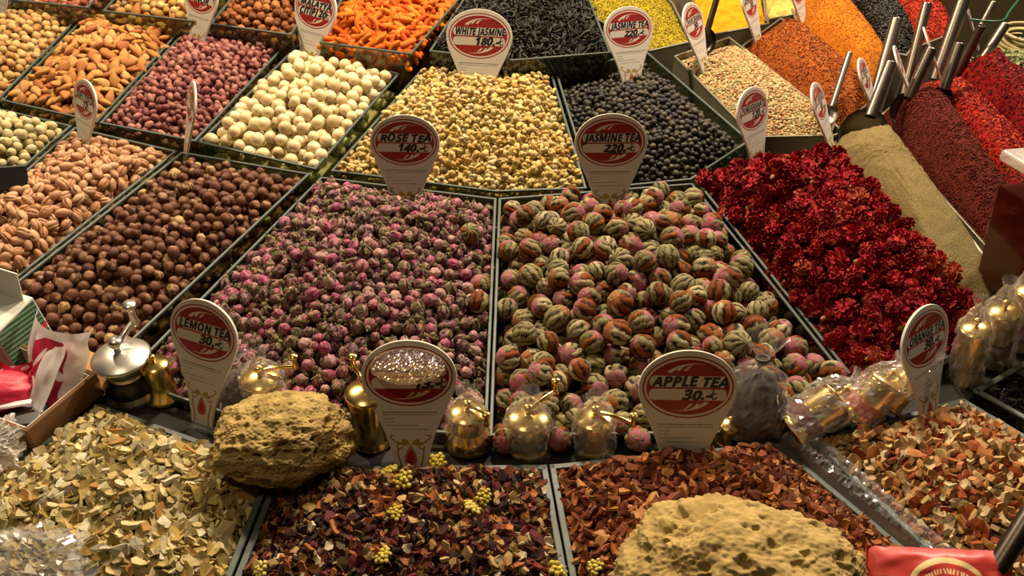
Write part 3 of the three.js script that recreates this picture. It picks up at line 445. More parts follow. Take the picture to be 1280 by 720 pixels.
spice('brownchili', 'brown_chili_heap', 'heap of coarse brown chili flakes left of the curry powder', powderColor('#8a3f18', '#a3531f', '#bb7434', 0.1), K.brownflake, 0.0022, { poly: [[926, 58], [1050, 162], [1098, 120], [1004, 38], [976, 22]], base: -0.008, rise: 0.044, power: 3, apex: [1004, 78], rough: 0.004, metal: 1, tray: 'metal tray holding the brown chili flakes' });
spice('seed', 'black_seed_heap', 'heap of shiny black seeds behind the curry powder', powderColor('#14110e', '#241f19', '#0d0b09', 0.1), K.seed, 0.0026, { poly: [[1090, 60], [1134, 70], [1150, 48], [1100, -20], [1050, -16]], base: -0.004, rise: 0.036, power: 3, rough: 0.006, metal: 1, tray: 'metal tray holding the shiny black seeds' });
spice('redpepper', 'red_pepper_heap', 'heap of light red pepper flakes at the back right', powderColor('#a32c1a', '#bb3c22', '#c95a34', 0.1), K.chiliflake, 0.0024, { poly: [[1146, 60], [1196, 40], [1160, -40], [1086, -26]], base: -0.002, rise: 0.034, power: 2.6, rough: 0.003, metal: 1, tray: 'metal tray holding the light red pepper' });
spice('herb', 'dried_mint_heap', 'heap of pale green dried herbs at the right edge', powderColor('#73794c', '#8d9262', '#a5a880', 0.1), K.herb, 0.0026, { poly: [[1238, 170], [1330, 226], [1400, 170], [1290, 92], [1210, 70]], base: -0.004, rise: 0.05, power: 2.2, apex: [1262, 110], rough: 0.005, metal: 1, tray: 'metal tray holding the pale green herbs' });
spice('greenherb', 'green_herb_heap', 'small heap of darker green herbs behind the pale herbs', powderColor('#3f4c28', '#56653a', '#6a7848', 0.1), K.greenherb, 0.0026, { poly: [[1236, 66], [1340, 100], [1340, 62], [1266, 44]], base: 0, rise: 0.022, rough: 0.004, metal: 1, tray: 'metal tray holding the darker green herbs' });
spice('redflake', 'red_chili_heap', 'heap of glossy dark red chili flakes before the pale herbs', powderColor('#6b0f0e', '#8a1814', '#a32a1c', 0.1), K.darkflake, 0.002, { poly: [[1330, 250], [1420, 250], [1330, 150], [1232, 84], [1176, 108]], base: -0.002, rise: 0.06, power: 2.6, apex: [1226, 124], rough: 0.006, metal: 1, tray: 'metal tray holding the dark red chili' });
spice('brightflake', 'bright_chili_heap', 'low bright red chili heap between the sumac and the dark chili', powderColor('#8f1a14', '#a8241a', '#b8402a', 0.1), K.chiliflake, 0.002, { poly: [[1300, 312], [1350, 262], [1190, 104], [1126, 116]], base: 0.006, rise: 0.042, power: 2.2, apex: [1196, 160], rough: 0.004, metal: 1, tray: 'metal tray holding the bright red chili' });
spice('sumac', 'sumac_heap', 'loaf shaped heap of dark maroon sumac beside the red chili', powderColor('#4c1a12', '#602419', '#7c3c2c', 0.14), K.sumacgrain, 0.0015, { poly: [[1256, 336], [1312, 318], [1180, 132], [1128, 120], [1092, 150]], base: -0.004, rise: 0.06, power: 2.4, apex: [1146, 170], rough: 0.003, wave: 60, metal: 1, tray: 'metal tray holding the maroon sumac' });
spice('pepper', 'ground_pepper_heap', 'smooth heap of grey brown ground pepper behind the red flowers', powderColor('#73623c', '#83724a', '#95845c', 0.12), null, 0, { poly: [[1190, 410], [1262, 360], [1106, 152], [1040, 168], [1026, 196]], base: -0.006, rise: 0.052, power: 2.4, apex: [1100, 226], rough: 0.002, wave: 50, metal: 1, tray: 'metal tray holding the grey brown ground pepper' });

// ---------------------------------------------------------------- price signs
const blockers = [];                                                      // [point, radius]: what stands in front of the heaps
function drawLira(c, x, y, s) { c.beginPath(); c.moveTo(x + s * 0.22, y - s * 0.8); c.lineTo(x + s * 0.16, y - s * 0.15); c.quadraticCurveTo(x + s * 0.2, y + s * 0.06, x + s * 0.5, y - s * 0.16); c.moveTo(x, y - s * 0.42); c.lineTo(x + s * 0.46, y - s * 0.52); c.stroke(); }
function handwrite(c, text, x, y, s, widest, heavy = 1) {
  c.font = 'italic bold ' + s + 'px sans-serif'; c.fillStyle = c.strokeStyle = '#14100e'; c.lineCap = c.lineJoin = 'round';
  const w = c.measureText(text).width, k = Math.min(1.15, widest / w); let px = x;
  for (const ch of text) {
    if (ch === '₺') { c.lineWidth = s * 0.1; drawLira(c, px, y, s * 0.9); px += s * 0.5; continue; }
    const cw = c.measureText(ch).width * k; c.save(); c.translate(px, y + rr(-0.03, 0.03) * s); c.rotate(rr(-0.06, 0.04)); c.scale(k, rr(0.94, 1.06)); c.fillText(ch, 0, 0); c.lineWidth = s * 0.04 * heavy; c.strokeText(ch, 0, 0); c.restore(); px += cw;
  }
}
function signPrint(l1, l2, big, o = {}) {
  const W = big ? 512 : 256, Hh = Math.round(W * 1.56), cv = document.createElement('canvas'); cv.width = W; cv.height = Hh;
  const c = cv.getContext('2d'); c.scale(W / 512, W / 512);
  c.fillStyle = '#e2dbcd'; c.fillRect(0, 0, 512, 800);
  const cx = 256, cy = 205, E = (a, b, y = cy) => { c.beginPath(); c.ellipse(cx, y, a, b, 0, 0, 6.2832); };
  const red = '#9c1a15';
  E(240, 172); c.fillStyle = red; c.fill(); E(231, 164); c.fillStyle = '#e2dbcd'; c.fill(); E(219, 153); c.fillStyle = red; c.fill();
  // pale brush strokes at the top and the bottom of the oval
  c.fillStyle = '#e2d3bd';
  const swash = (s) => { c.save(); c.translate(cx, cy); c.rotate(s > 0 ? 0 : Math.PI); c.beginPath(); c.moveTo(-116, -84); c.quadraticCurveTo(-40, -150, 110, -126); c.quadraticCurveTo(-20, -142, -92, -78); c.fill(); for (const [a, b] of [[-62, 12], [-26, 10]]) { c.beginPath(); c.moveTo(a - 4, -92); c.quadraticCurveTo(a + 16, -118, a + 44, -122); c.quadraticCurveTo(a + 24, -108, a + b, -90); c.fill(); } c.restore(); };
  swash(1); swash(-1);
  c.fillStyle = '#dad2c2'; c.beginPath(); c.roundRect(52, 142, 408, 62, 26); c.fill(); c.beginPath(); c.roundRect(52, 214, 408, 62, 26); c.fill();
  c.strokeStyle = '#2a1512'; c.lineWidth = 5; c.lineCap = 'round'; for (let i = 0; i < 4; i++) { c.beginPath(); c.moveTo(352 + i * 16, 88 + i * 7); c.lineTo(364 + i * 16 + rr(-6, 8), 76 + i * 7 + rr(0, 18)); c.stroke(); }
  handwrite(c, l1, o.x1 ?? 66, 199, o.s1 ?? 74, o.w1 ?? 396, 1.6); handwrite(c, l2, o.x2 ?? 226, 272, o.s2 ?? 76, o.w2 ?? 226, 2);
  if (o.under) { c.lineWidth = 6; c.beginPath(); c.moveTo(230, 282); c.lineTo(350, 278); c.stroke(); }
  // rows of print too small to read
  c.fillStyle = '#4b443a'; for (const [y, x, w, h] of [[410, 104, 300, 7], [426, 104, 292, 4], [448, 110, 60, 4], [468, 112, 52, 4], [488, 116, 180, 4], [512, 156, 200, 4]]) for (let q = x; q < x + w;) { const k = rr(4, 16); c.globalAlpha = rr(0.55, 0.95); c.fillRect(q, y, k, h); q += k + rr(2, 4); }
  c.globalAlpha = 1;
  // scrolls and a red drop
  c.lineWidth = 8; c.strokeStyle = '#9a7d2c';
  for (const s of [-1, 1]) {
    const X = (v) => cx + s * v; c.beginPath(); c.moveTo(X(92), 552); c.bezierCurveTo(X(112), 540, X(120), 568, X(98), 572); c.bezierCurveTo(X(80), 600, X(50), 592, X(30), 610); c.stroke();
    c.fillStyle = '#a8943a'; c.beginPath(); c.moveTo(X(4), 606); c.quadraticCurveTo(X(10), 566, X(48), 574); c.quadraticCurveTo(X(58), 600, X(22), 606); c.fill();
    c.beginPath(); c.arc(X(62), 616, 14, 0, 5); c.stroke(); c.strokeStyle = '#a05a2c'; c.beginPath(); c.moveTo(X(70), 634); c.bezierCurveTo(X(78), 690, X(40), 720, X(58), 800); c.stroke(); c.strokeStyle = '#9a7d2c';
  }
  c.fillStyle = '#b9772c'; c.beginPath(); c.moveTo(cx, 606); c.bezierCurveTo(cx + 50, 680, cx + 44, 730, cx, 732); c.bezierCurveTo(cx - 44, 730, cx - 50, 680, cx, 606); c.fill();
  c.fillStyle = '#b0211a'; c.beginPath(); c.moveTo(cx, 632); c.bezierCurveTo(cx + 34, 690, cx + 28, 716, cx, 718); c.bezierCurveTo(cx - 28, 716, cx - 34, 690, cx, 632); c.fill();
  const t = new THREE.CanvasTexture(cv); t.colorSpace = THREE.SRGBColorSpace; return t;
}
const signShape = new THREE.Shape();
signShape.moveTo(-0.5, 0); for (let i = 1; i <= 40; i++) { const a = Math.PI * (1 - i / 40); signShape.lineTo(Math.cos(a) * 0.5, Math.sin(a) * 0.39); }
signShape.bezierCurveTo(0.5, -0.27, 0.23, -0.5, 0.15, -1.15); signShape.lineTo(-0.15, -1.15); signShape.bezierCurveTo(-0.23, -0.5, -0.5, -0.27, -0.5, 0);
function makeSign(label, [px, py], pxw, yaw, lean, roll, n, l1, l2, o = {}) {
  const t = thing('price_sign', label, 'price sign'), c = toWorld(at(px, py, n)), W = pxw * project(c).d / FOCAL;
  t.quaternion.setFromEuler(new THREE.Euler(0, yaw * RAD, 0)).multiply(new THREE.Quaternion().setFromEuler(new THREE.Euler(-lean * RAD, 0, 0))).multiply(new THREE.Quaternion().setFromEuler(new THREE.Euler(0, 0, roll * RAD)));
  t.position.copy(c).add(V(0, -1.15 * W, 0).applyQuaternion(t.quaternion));
  const board = new THREE.ExtrudeGeometry(signShape, { depth: 0.0016 / W, bevelEnabled: true, bevelSize: 0.006, bevelThickness: 0.006, bevelSegments: 2, curveSegments: 16 }); board.scale(W, W, W); board.translate(0, 1.15 * W, -0.0016);
  part('board', board, M.cardEdge, t);
  const f = new THREE.ShapeGeometry(signShape, 24), p = f.attributes.position, uv = f.attributes.uv; for (let i = 0; i < p.count; i++) uv.setXY(i, p.getX(i) + 0.5, (p.getY(i) + 1.16) / 1.56);
  f.scale(W, W, W); f.translate(0, 1.15 * W, 0.006 * W + 0.0002);
  part('printed_face', f, new THREE.MeshStandardMaterial({ color: 0xd2d0cd, map: signPrint(l1, l2, pxw > 76, o), roughness: 0.45 }), t);
  if (o.film) {                                                           // crumpled film over the oval; its amber specular tint paints golden lamp glare
    const g = new THREE.PlaneGeometry(W * 0.9, W * 0.66, 60, 44), q = g.attributes.position, k = [];
    for (let i = 0; i < q.count; i++) { const x = q.getX(i) / W, y = q.getY(i) / W, e = Math.hypot(x / 0.43, y / 0.31), m = e > 1 ? 1 / e : 1; q.setXYZ(i, x * m * W, y * m * W, 0.0012 + 0.019 * Math.pow(Math.max(0, 1 - e * e), 0.6) + 0.003 * (1 - Math.abs(noise(x * 11, y * 11, 3))) + 0.0015 * noise(x * 30, y * 30, 5)); }
    const nn = g.toNonIndexed(); nn.computeVertexNormals(); nn.scale(0.92, 0.62, 1); nn.translate(0, 1.15 * W + 0.13 * W, 0.001);
    part('crumpled_film', nn, new THREE.MeshPhysicalMaterial({ color: 0xfff3dc, roughness: 0.26, transmission: 1, thickness: 0, ior: 2.1, specularColor: 0xffb95c, side: THREE.DoubleSide, flatShading: true }), t, 'crumpled glossy clear film');
  }
  blockers.push([c, W * 0.4]);
}
seed(900);
makeSign('large price sign reading LEMON TEA 30 above the apple chips', [254, 416], 108, -26, 14, 0, 0.07, 'LEMON TEA', '30.-₺');
makeSign('price sign with crumpled shiny film, price 13, before the rosebuds', [511, 470], 118, 0, 14, 0, 0.066, '~~~~~~', '13.-₺', { film: 1, x2: 276, w2: 180 });
makeSign('price sign reading APPLE TEA 30 before the striped tea balls', [860, 484], 122, 0, 14, -1, 0.07, 'APPLE TEA', '30.-₺');
makeSign('price sign reading ORANGE TEA 30 beside the wrapped mills', [1157, 423], 106, 38, 16, 0, 0.07, 'ORANGE TEA', '30.-₺');
makeSign('price sign reading ROSE TEA 140 behind the rosebuds', [506, 178], 86, 0, 12, -1, 0.06, 'ROSE TEA', '140.-₺', { x2: 200 });
makeSign('price sign reading JASMINE TEA 220 behind the tea balls', [764, 178], 90, 2, 12, 0, 0.062, 'JASMiNE TEA', '220.-₺', { x2: 200, under: 1 });
makeSign('price sign reading WHITE JASMINE 180 before the black tea', [599, 45], 82, -2, 12, -2, 0.06, 'WHiTE JASMiNE', '180.-₺', { x2: 220, w1: 392 });
makeSign('price sign reading JASMINE TEA 220 above the black tea pearls', [786, 36], 68, 22, 14, 0, 0.062, 'JASMiNE TEA', '220.-₺', { x2: 200, under: 1 });
makeSign('price sign reading MALATYA 20 beside the orange corn sticks', [394, 10], 74, -36, 14, -4, 0.06, 'MALATYA', 'CiTiPi 20₺', { x2: 66, w2: 370 });
makeSign('price sign cut by the top edge behind the red peanuts', [251, -6], 66, -36, 14, -4, 0.065, 'KURU', 'iNCiR', { x2: 160 });
makeSign('price sign between almonds and red peanuts at the left', [106, 126], 66, -44, 14, -3, 0.055, 'SiiRT FISTIK', '72₺');
makeSign('narrow turned price sign between red peanuts and hazelnuts', [239, 130], 70, -66, 15, -4, 0.055, 'T. FINDIK', '50₺');
makeSign('turned price sign beside the olive yellow spice', [867, 28], 62, 58, 20, 3, 0.06, 'TAVUK BAHARI', '30₺');
makeSign('turned price sign before the bright turmeric', [937, 2], 58, 60, 20, 3, 0.058, 'ZERDEÇAL', '30₺');
makeSign('turned price sign cut by the top edge behind the curry', [996, -14], 56, 60, 20, 3, 0.055, 'ZENCEFiL', '25₺');
makeSign('reddish shaded price sign at the back corner of the red flowers', [941, 138], 72, 46, 14, 2, 0.055, 'POMEGRANATE', '120.-₺', { x2: 220, under: 1 });
makeSign('turned price sign standing at the corner of the mixed spice', [1024, 128], 64, 62, 24, 2, 0.055, 'iST. KARISIK', '45₺');
makeSign('turned price sign left of the big steel scoop', [1081, 94], 56, 62, 26, 2, 0.055, 'K. BiBER', '25₺');
makeSign('narrow turned price sign between two scoop handles', [1124, 76], 50, 68, 28, 2, 0.055, 'SUMAK', '25₺');
makeSign('narrow turned price sign behind the scoops in the red chili', [1161, 52], 48, 70, 28, 2, 0.055, 'iSOT', '25₺');
makeSign('small far price sign near the top right corner', [1212, 18], 40, 66, 26, 2, 0.05, 'NANE', '20₺');
makeSign('price sign cut by the top left corner', [2, -22], 60, -50, 14, -3, 0.06, 'LEBLEBi', '15₺');

// ---------------------------------------------------------------- the ledge and the mills on it
{
  const l = thing('ledge_board', 'dark narrow ledge between the front trays and the tea trays', 'ledge'), P = [[-60, 560], [60, 470], [122, 470], [152, 478], [300, 526], [607, 549], [1042, 543], [1086, 504], [1250, 426], [1390, 380], [1430, 420], [1200, 494], [1008, 545], [970, 550], [690, 576], [346, 580], [124, 502]].map(([x, y]) => at(x, y, 0));
  const g = new THREE.ExtrudeGeometry(new THREE.Shape(P.map((p) => new THREE.Vector2(p.x, -p.z))), { depth: 0.012, bevelEnabled: false }); g.rotateX(-Math.PI / 2); g.translate(0, -0.024, 0);
  part('board', g, std(0x1a1611, 0.8), l); l.quaternion.copy(STALL_Q); l.position.copy(ORIGIN);
}
const LEDGE = -0.012;
const lathe = (pts, seg = 36) => { const g = new THREE.LatheGeometry(pts.map(([r, y]) => new THREE.Vector2(r, y)), seg); return g; };
// crinkled clear film round something: ring radius by height
function filmGeometry(profile, k, seg = 40, amp = 0.16) {
  const pos = [], idx = [], n = profile.length;
  const rows = []; for (let i = 0; i < n - 1; i++) for (let s = 0; s < 5; s++) { const t = s / 5; rows.push([profile[i][0] + (profile[i + 1][0] - profile[i][0]) * t, profile[i][1] + (profile[i + 1][1] - profile[i][1]) * t]); } rows.push(profile[n - 1]);
  rows.forEach(([r, y], i) => { for (let j = 0; j < seg; j++) { const a = j / seg * 6.2832, x = Math.cos(a), z = Math.sin(a), e = 1 + amp * (noise(x * 1.7 + k, y * 70, z * 1.7) + 0.5 * noise(x * 4 + k, y * 160, z * 4)); pos.push(x * r * e, y + 0.0015 * noise(x * 3 + k, y * 50, z * 3 + 4), z * r * e); } });
  for (let i = 0; i < rows.length - 1; i++) for (let j = 0; j < seg; j++) { const a = i * seg + j, b = i * seg + (j + 1) % seg, c = a + seg, d = b + seg; idx.push(a, c, b, b, c, d); }
  const g = new THREE.BufferGeometry(); g.setAttribute('position', new THREE.Float32BufferAttribute(pos, 3)); g.setIndex(idx); const f = g.toNonIndexed(); f.computeVertexNormals(); return f;
}
function makeMill(label, foot, o) {
  const t = thing('spice_mill', label, 'mill'), R = o.R, Hh = o.H, metal = o.metal ?? M.brass, arm = (o.arm ?? 0) * RAD;
  const prof = o.shape === 'bell' ? [[0.001, 0], [R * 1.36, 0], [R * 1.46, Hh * 0.05], [R * 1.42, Hh * 0.2], [R * 1.22, Hh * 0.42], [R * 1.02, Hh * 0.52], [R * 1.06, Hh * 0.56], [R, Hh * 0.6], [R * 0.98, Hh * 0.94], [R * 0.9, Hh * 0.96]]
    : o.shape === 'waist' ? [[0.001, 0], [R * 1.0, 0], [R * 0.98, Hh * 0.12], [R * 0.8, Hh * 0.45], [R * 0.66, Hh * 0.62], [R * 0.7, Hh * 0.7], [R * 0.86, Hh * 0.82], [R * 0.86, Hh * 0.95]]
    : o.shape === 'plate' ? [[0.001, 0], [R * 1.5, 0], [R * 1.62, Hh * 0.06], [R * 1.5, Hh * 0.12], [R * 1.15, Hh * 0.28], [R * 1.05, Hh * 0.42], [R, Hh * 0.5], [R, Hh * 0.92], [R * 0.9, Hh * 0.95]]
    : [[0.001, 0], [R * 1.14, 0], [R * 1.16, Hh * 0.05], [R * 1.02, Hh * 0.1], [R * 0.98, Hh * 0.14], [R * 0.98, Hh * 0.48], [R * 1.03, Hh * 0.5], [R * 0.98, Hh * 0.53], [R * 0.98, Hh * 0.9], [R * 0.9, Hh * 0.94]];
  part('body', lathe(prof), metal, t);
  const L = lathe([[R * 0.9, 0], [R * 1.08, 0.0006], [R * 1.1, R * 0.09], [R * 1.04, R * 0.16], [R * 0.8, R * 0.3], [R * 0.4, R * 0.42], [0.0001, R * 0.46]]);
  const lid = part('lid', L, o.lidMetal ?? metal, t); lid.position.y = Hh * 0.94;
  const knob = part('knob', lathe([[R * 0.17, 0], [R * 0.13, R * 0.16], [R * 0.26, R * 0.34], [R * 0.28, R * 0.46], [R * 0.2, R * 0.6], [0.0001, R * 0.64]], 20), metal, lid); knob.position.y = R * 0.42;
  if (o.arm !== undefined) {
    const AL = o.armLength ?? R * 1.5, up = o.armUp ?? 0, c = new THREE.CatmullRomCurve3([V(0, Hh * 0.94 + R * 0.6, 0), V(AL * 0.5, Hh * 0.94 + R * 0.72 + up * 0.4, 0), V(AL, Hh * 0.94 + R * 0.6 + up, 0)]);
    const g = new THREE.TubeGeometry(c, 12, R * 0.13, 8, false); g.rotateY(arm); part('crank_arm', g, metal, t);
    const hd = lathe([[R * 0.12, -R * 0.1], [R * 0.2, 0], [R * 0.14, R * 0.25], [R * 0.13, R * 0.6], [R * 0.26, R * 0.8], [R * 0.24, R * 0.95], [0.0001, R]], 18), h = part('crank_handle', hd, metal, t); h.position.set(Math.cos(arm) * AL, Hh * 0.94 + R * 0.5 + up + (o.handDrop ?? 0), -Math.sin(arm) * AL);
  }
  if (o.band) part('dark_band', lathe([[R * 0.87, Hh * 0.22], [R * 0.96, Hh * 0.24], [R * 0.86, Hh * 0.42], [R * 0.74, Hh * 0.56], [R * 0.7, Hh * 0.58]]), M.black, t, 'dark band round the waist');
  if (o.label) part('paper_label', lathe([[R * 1.0, Hh * 0.2], [R * 1.012, Hh * 0.21], [R * 1.012, Hh * 0.46], [R * 1.0, Hh * 0.47]]), std(o.label, 0.5), t, 'coloured label band');
  if (o.film) { const top = Hh + R * (o.film === 2 ? 1.9 : 1.2), w = o.wide ?? 1.3; part('plastic_wrap', filmGeometry([[R * w * 1.05, 0.001], [R * w, Hh * 0.3], [R * w * 0.98, Hh * 0.7], [R * w, Hh * 0.98], [R * 0.85, Hh + R * 0.6], [R * 0.32, top], [R * 0.62, top + R * 0.6]], foot[0], 44, 0.17), M.plastic, t, 'crinkled clear plastic wrap'); }
  t.position.copy(toWorld(at(foot[0], foot[1], o.n ?? LEDGE)));
  if (o.lie) t.quaternion.setFromEuler(new THREE.Euler(o.lie[0] * RAD, o.lie[1] * RAD, o.lie[2] * RAD, 'YXZ')); else t.quaternion.setFromEuler(new THREE.Euler(TILT * RAD * 0.8, 0, (o.roll ?? 0) * RAD));
  blockers.push([t.position.clone().add(V(0, Hh * 0.5, 0)), Math.max(R, Hh * 0.4)]);
  return t;
}
seed(1200);
makeMill('wide silver mill with a dark band beside the cardboard box', [168, 492], { R: 0.0232, H: 0.046, shape: 'waist', metal: M.silver, band: 1, arm: 62, armLength: 0.024, armUp: 0.012 });
makeMill('small brass mill with a flared foot left of the lemon sign', [206, 494], { R: 0.0115, H: 0.04, shape: 'plate' });
makeMill('brass crank mill half hidden behind the round sponge', [338, 522], { R: 0.0155, H: 0.05, arm: 12, armLength: 0.03, film: 1, wide: 1.2 });
makeMill('ribbed brass mill left of the sign with shiny film', [466, 548], { R: 0.0165, H: 0.058, arm: 120 });
makeMill('bell shaped brass mill right of the sign with shiny film', [586, 552], { R: 0.0148, H: 0.037, shape: 'bell', arm: -28, armLength: 0.018, film: 1, wide: 1.2, handDrop: -0.012 });
makeMill('wrapped brass mill with its crank raised in the ledge middle', [660, 556], { R: 0.0165, H: 0.034, arm: 40, armLength: 0.03, armUp: 0.004, film: 1, wide: 1.2 });
makeMill('wrapped brass mill with its crank pointing right', [741, 556], { R: 0.0147, H: 0.034, shape: 'cyl', arm: -18, armLength: 0.032, armUp: -0.004, film: 1, wide: 1.2 });
makeMill('small brass mill squeezed between apple sign and dark bag', [908, 551], { R: 0.009, H: 0.022, arm: 0, armLength: 0.008 });
makeMill('wrapped brass mill lying on its side right of the dark bag', [985, 540], { R: 0.0165, H: 0.05, film: 1, wide: 1.2, label: 0x5a1a12, lie: [0, 18, -58], n: 0.006, arm: 40, armLength: 0.024 });
makeMill('wrapped brass mill with orange label lying beside the orange sign', [1066, 524], { R: 0.0145, H: 0.044, film: 1, wide: 1.2, label: 0xb5502c, lie: [0, 14, -34], n: 0.004, arm: 20, armLength: 0.022 });
makeMill('brass mill leaning behind the left edge of the orange sign', [1106, 506], { R: 0.0135, H: 0.042, film: 1, wide: 1.2, lie: [0, 10, -38], n: 0.003 });
makeMill('tall wrapped brass mill next to the orange sign', [1206, 474], { R: 0.0125, H: 0.066, film: 2, wide: 1.2, roll: 9 });
makeMill('tall wrapped brass mill with tapered top, middle of the right row', [1240, 452], { R: 0.0132, H: 0.066, film: 2, wide: 1.2, roll: 9, label: 0x4a2314 });
makeMill('tall wrapped brass mill nearest to the sauce jar', [1274, 430], { R: 0.0145, H: 0.07, film: 2, wide: 1.2, roll: 9, label: 0x7a1a12 });
makeMill('brass mill cut by the right edge above the black tea', [1300, 446], { R: 0.013, H: 0.062, film: 2, wide: 1.2, roll: 9 });
function makeBag(label, foot, R, Hh, color, tie, n = LEDGE) {
  const t = thing('tied_bag', label, 'bag');
  part('contents', blob(26, 18, [R, Hh * 0.42, R * 0.92], (x, y, z) => 1 + 0.1 * noise(x * 3, y * 3, z * 3 + R * 900) + 0.04 * noise(x * 9, y * 9, z * 9), (q) => [q[0], q[1] + Hh * 0.42, q[2]]), std(color, 0.8), t);
  part('plastic_film', filmGeometry([[R * 0.7, 0.001], [R * 1.12, Hh * 0.15], [R * 1.14, Hh * 0.5], [R * 0.95, Hh * 0.8], [R * 0.22, Hh], [R * 0.2, Hh * 1.06], [R * 0.75, Hh * 1.3]], R * 1000 + foot[0], 44, 0.12), M.film, t, 'crinkled clear plastic');
  part('tie', new THREE.TorusGeometry(R * 0.22, R * 0.06, 8, 18).rotateX(Math.PI / 2).translate(0, Hh * 1.03, 0), std(tie, 0.5), t);
  t.position.copy(toWorld(at(foot[0], foot[1], n))); blockers.push([t.position.clone().add(V(0, Hh * 0.5, 0)), R]);
}
makeBag('clear tied bag of dark tea right of the apple sign', [938, 546], 0.0235, 0.078, 0x24150e, 0x2a1c14);
makeBag('clear tied bag of brown goods behind the lemon sign', [304, 514], 0.017, 0.05, 0x3a2216, 0x6e4a4c);

// ---------------------------------------------------------------- sponges
function makeSponge(label, [px, py], n, half, k, turn, dark) {
  const t = thing('natural_sponge', label, 'sponge'); seed(1300 + k);
  let g = new THREE.IcosahedronGeometry(1, 64); bare(g); g = mergeVertices(g, 1e-5);
  const p = g.attributes.position, pits = [], c0 = lin('#c2a76a'), c1 = lin('#a38a54');
  for (let i = 0; i < 240; i++) pits.push([V(rr(-1, 1), rr(-1, 1), rr(-1, 1)).normalize(), rr(0.02, 0.055) * (i < 34 ? 1.9 : 1), rr(0.05, 0.12)]);
  const d = V(0, 0, 0), sink = new Float32Array(p.count);
  for (let i = 0; i < p.count; i++) {
    d.fromBufferAttribute(p, i); let e = 1 + 0.09 * noise(d.x * 0.9 + k, d.y * 0.9, d.z * 0.9) + 0.05 * noise(d.x * 3 + k, d.y * 3, d.z * 3), s = 0;
    for (const [c, r, dep] of pits) { const q = d.distanceTo(c); if (q < r * 1.5) s = Math.max(s, dep * (1 - smooth(q, r * 0.5, r * 1.5))); }
    const ridge = Math.abs(noise(d.x * 9 + k, d.y * 9, d.z * 9)), fine = noise(d.x * 22, d.y * 22, d.z * 22 + k);
    sink[i] = s * 7 + (1 - ridge) * 0.2; e += -s * 1.3 + 0.03 * (ridge - 0.35) + 0.014 * fine;
    const y = d.y * e; p.setXYZ(i, d.x * e * half[0], (y < 0 ? y * 0.8 : y) * half[1], d.z * e * half[2]);
  }
  g.computeVertexNormals(); paint(g, (x, y, z, a, b, c, i) => mix3(c0, c1, clamp(0.5 + 0.7 * noise(x * 60, y * 60, z * 60 + k) + 0.35 * noise(x * 300, y * 300, z * 300), 0, 1)));
  const m = part('sponge_body', g, tinted(0.95), t); t.position.copy(toWorld(at(px, py, n))); t.rotation.set(TILT * RAD, turn * RAD, 0);
  for (const dx of [-0.5, 0, 0.5]) blockers.push([t.position.clone().add(V(dx * half[0], 0, 0)), half[1] * 1.05]);
}
makeSponge('rounded tan natural sponge between apple chips and fruit tea', [355, 549], 0.03, [0.057, 0.034, 0.041], 3, 8);
makeSponge('large tan natural sponge cut by the bottom edge', [930, 728], 0.03, [0.086, 0.048, 0.06], 8, -6);

// ---------------------------------------------------------------- scoops in the spices
function makeScoop(label, base, nb, top, nt, rpx, bowl, metal = M.steel) {
  const t = thing('steel_scoop', label, 'scoop'), a = toWorld(at(base[0], base[1], nb)), b = toWorld(at(top[0], top[1], nt)), R = rpx * project(b).d / FOCAL;
  if (!bowl) a.addScaledVector(b.clone().sub(a).normalize(), -0.055);          // the bowl end is buried
  const L = a.distanceTo(b); t.position.copy(a); const y = b.clone().sub(a).normalize(), toCam = camera.position.clone().sub(a).normalize(), x = y.clone().cross(toCam).normalize(), z = x.clone().cross(y);
  t.quaternion.setFromRotationMatrix(new THREE.Matrix4().makeBasis(x, y, z));
  part('handle', lathe([[R * 0.94, 0], [R, 0.001], [R, L - 0.001], [R * 0.93, L], [R * 0.8, L], [R * 0.78, L - 0.01], [R * 0.78, L * 0.5], [0.0001, L * 0.5]], 24), metal, t);
  if (bowl) { const B = bowl * project(a).d / FOCAL; const g = new THREE.SphereGeometry(B, 28, 16, 0, Math.PI, 0, Math.PI), o = g.clone(); g.scale(1, 1.25, 0.8); o.scale(0.94, 1.2, 0.74); const bi = part('bowl', mergeGeometries([g, o]), metal === M.steel ? new THREE.MeshStandardMaterial({ color: 0x9c9486, roughness: 0.5, metalness: 1, side: THREE.DoubleSide }) : metal, t); bi.rotation.x = Math.PI; bi.position.y = -B * 0.9; }
}
seed(1500);
makeScoop('small steel scoop stuck in the brown chili flakes', [1040, 134], 0.03, [1062, 66], 0.075, 3.9, 11);
makeScoop('steel scoop standing between curry and black seeds', [1100, 100], 0.03, [1121, 24], 0.09, 7.4, 0);
makeScoop('steel scoop standing in the light red pepper', [1142, 72], 0.03, [1159, 4], 0.09, 6.2, 0);
makeScoop('large steel scoop with its wide bowl beside the sumac', [1088, 146], 0.034, [1114, 78], 0.085, 7.4, 30);
makeScoop('steel scoop behind the sumac crest', [1136, 122], 0.045, [1165, 60], 0.1, 7.0, 16);
makeScoop('steel scoop stuck in the glossy red chili', [1180, 112], 0.05, [1200, 54], 0.1, 6.6, 14);
makeScoop('dark steel scoop left of the dried herbs', [1204, 78], 0.04, [1228, 32], 0.09, 5.9, 0, M.steelDark);
makeScoop('thick steel scoop handle cut by the top edge', [1186, 52], 0.03, [1212, -22], 0.1, 8.6, 0);
makeScoop('steel scoop with hanging ring in the herbs', [1236, 62], 0.03, [1257, 30], 0.06, 6.2, 0);
makeScoop('thin steel scoop near the top right edge', [1228, 30], 0.02, [1243, 2], 0.05, 5, 0);
makeScoop('round dark ladle in the turmeric', [884, 40], 0.034, [900, -16], 0.09, 4, 14, M.steelDark);
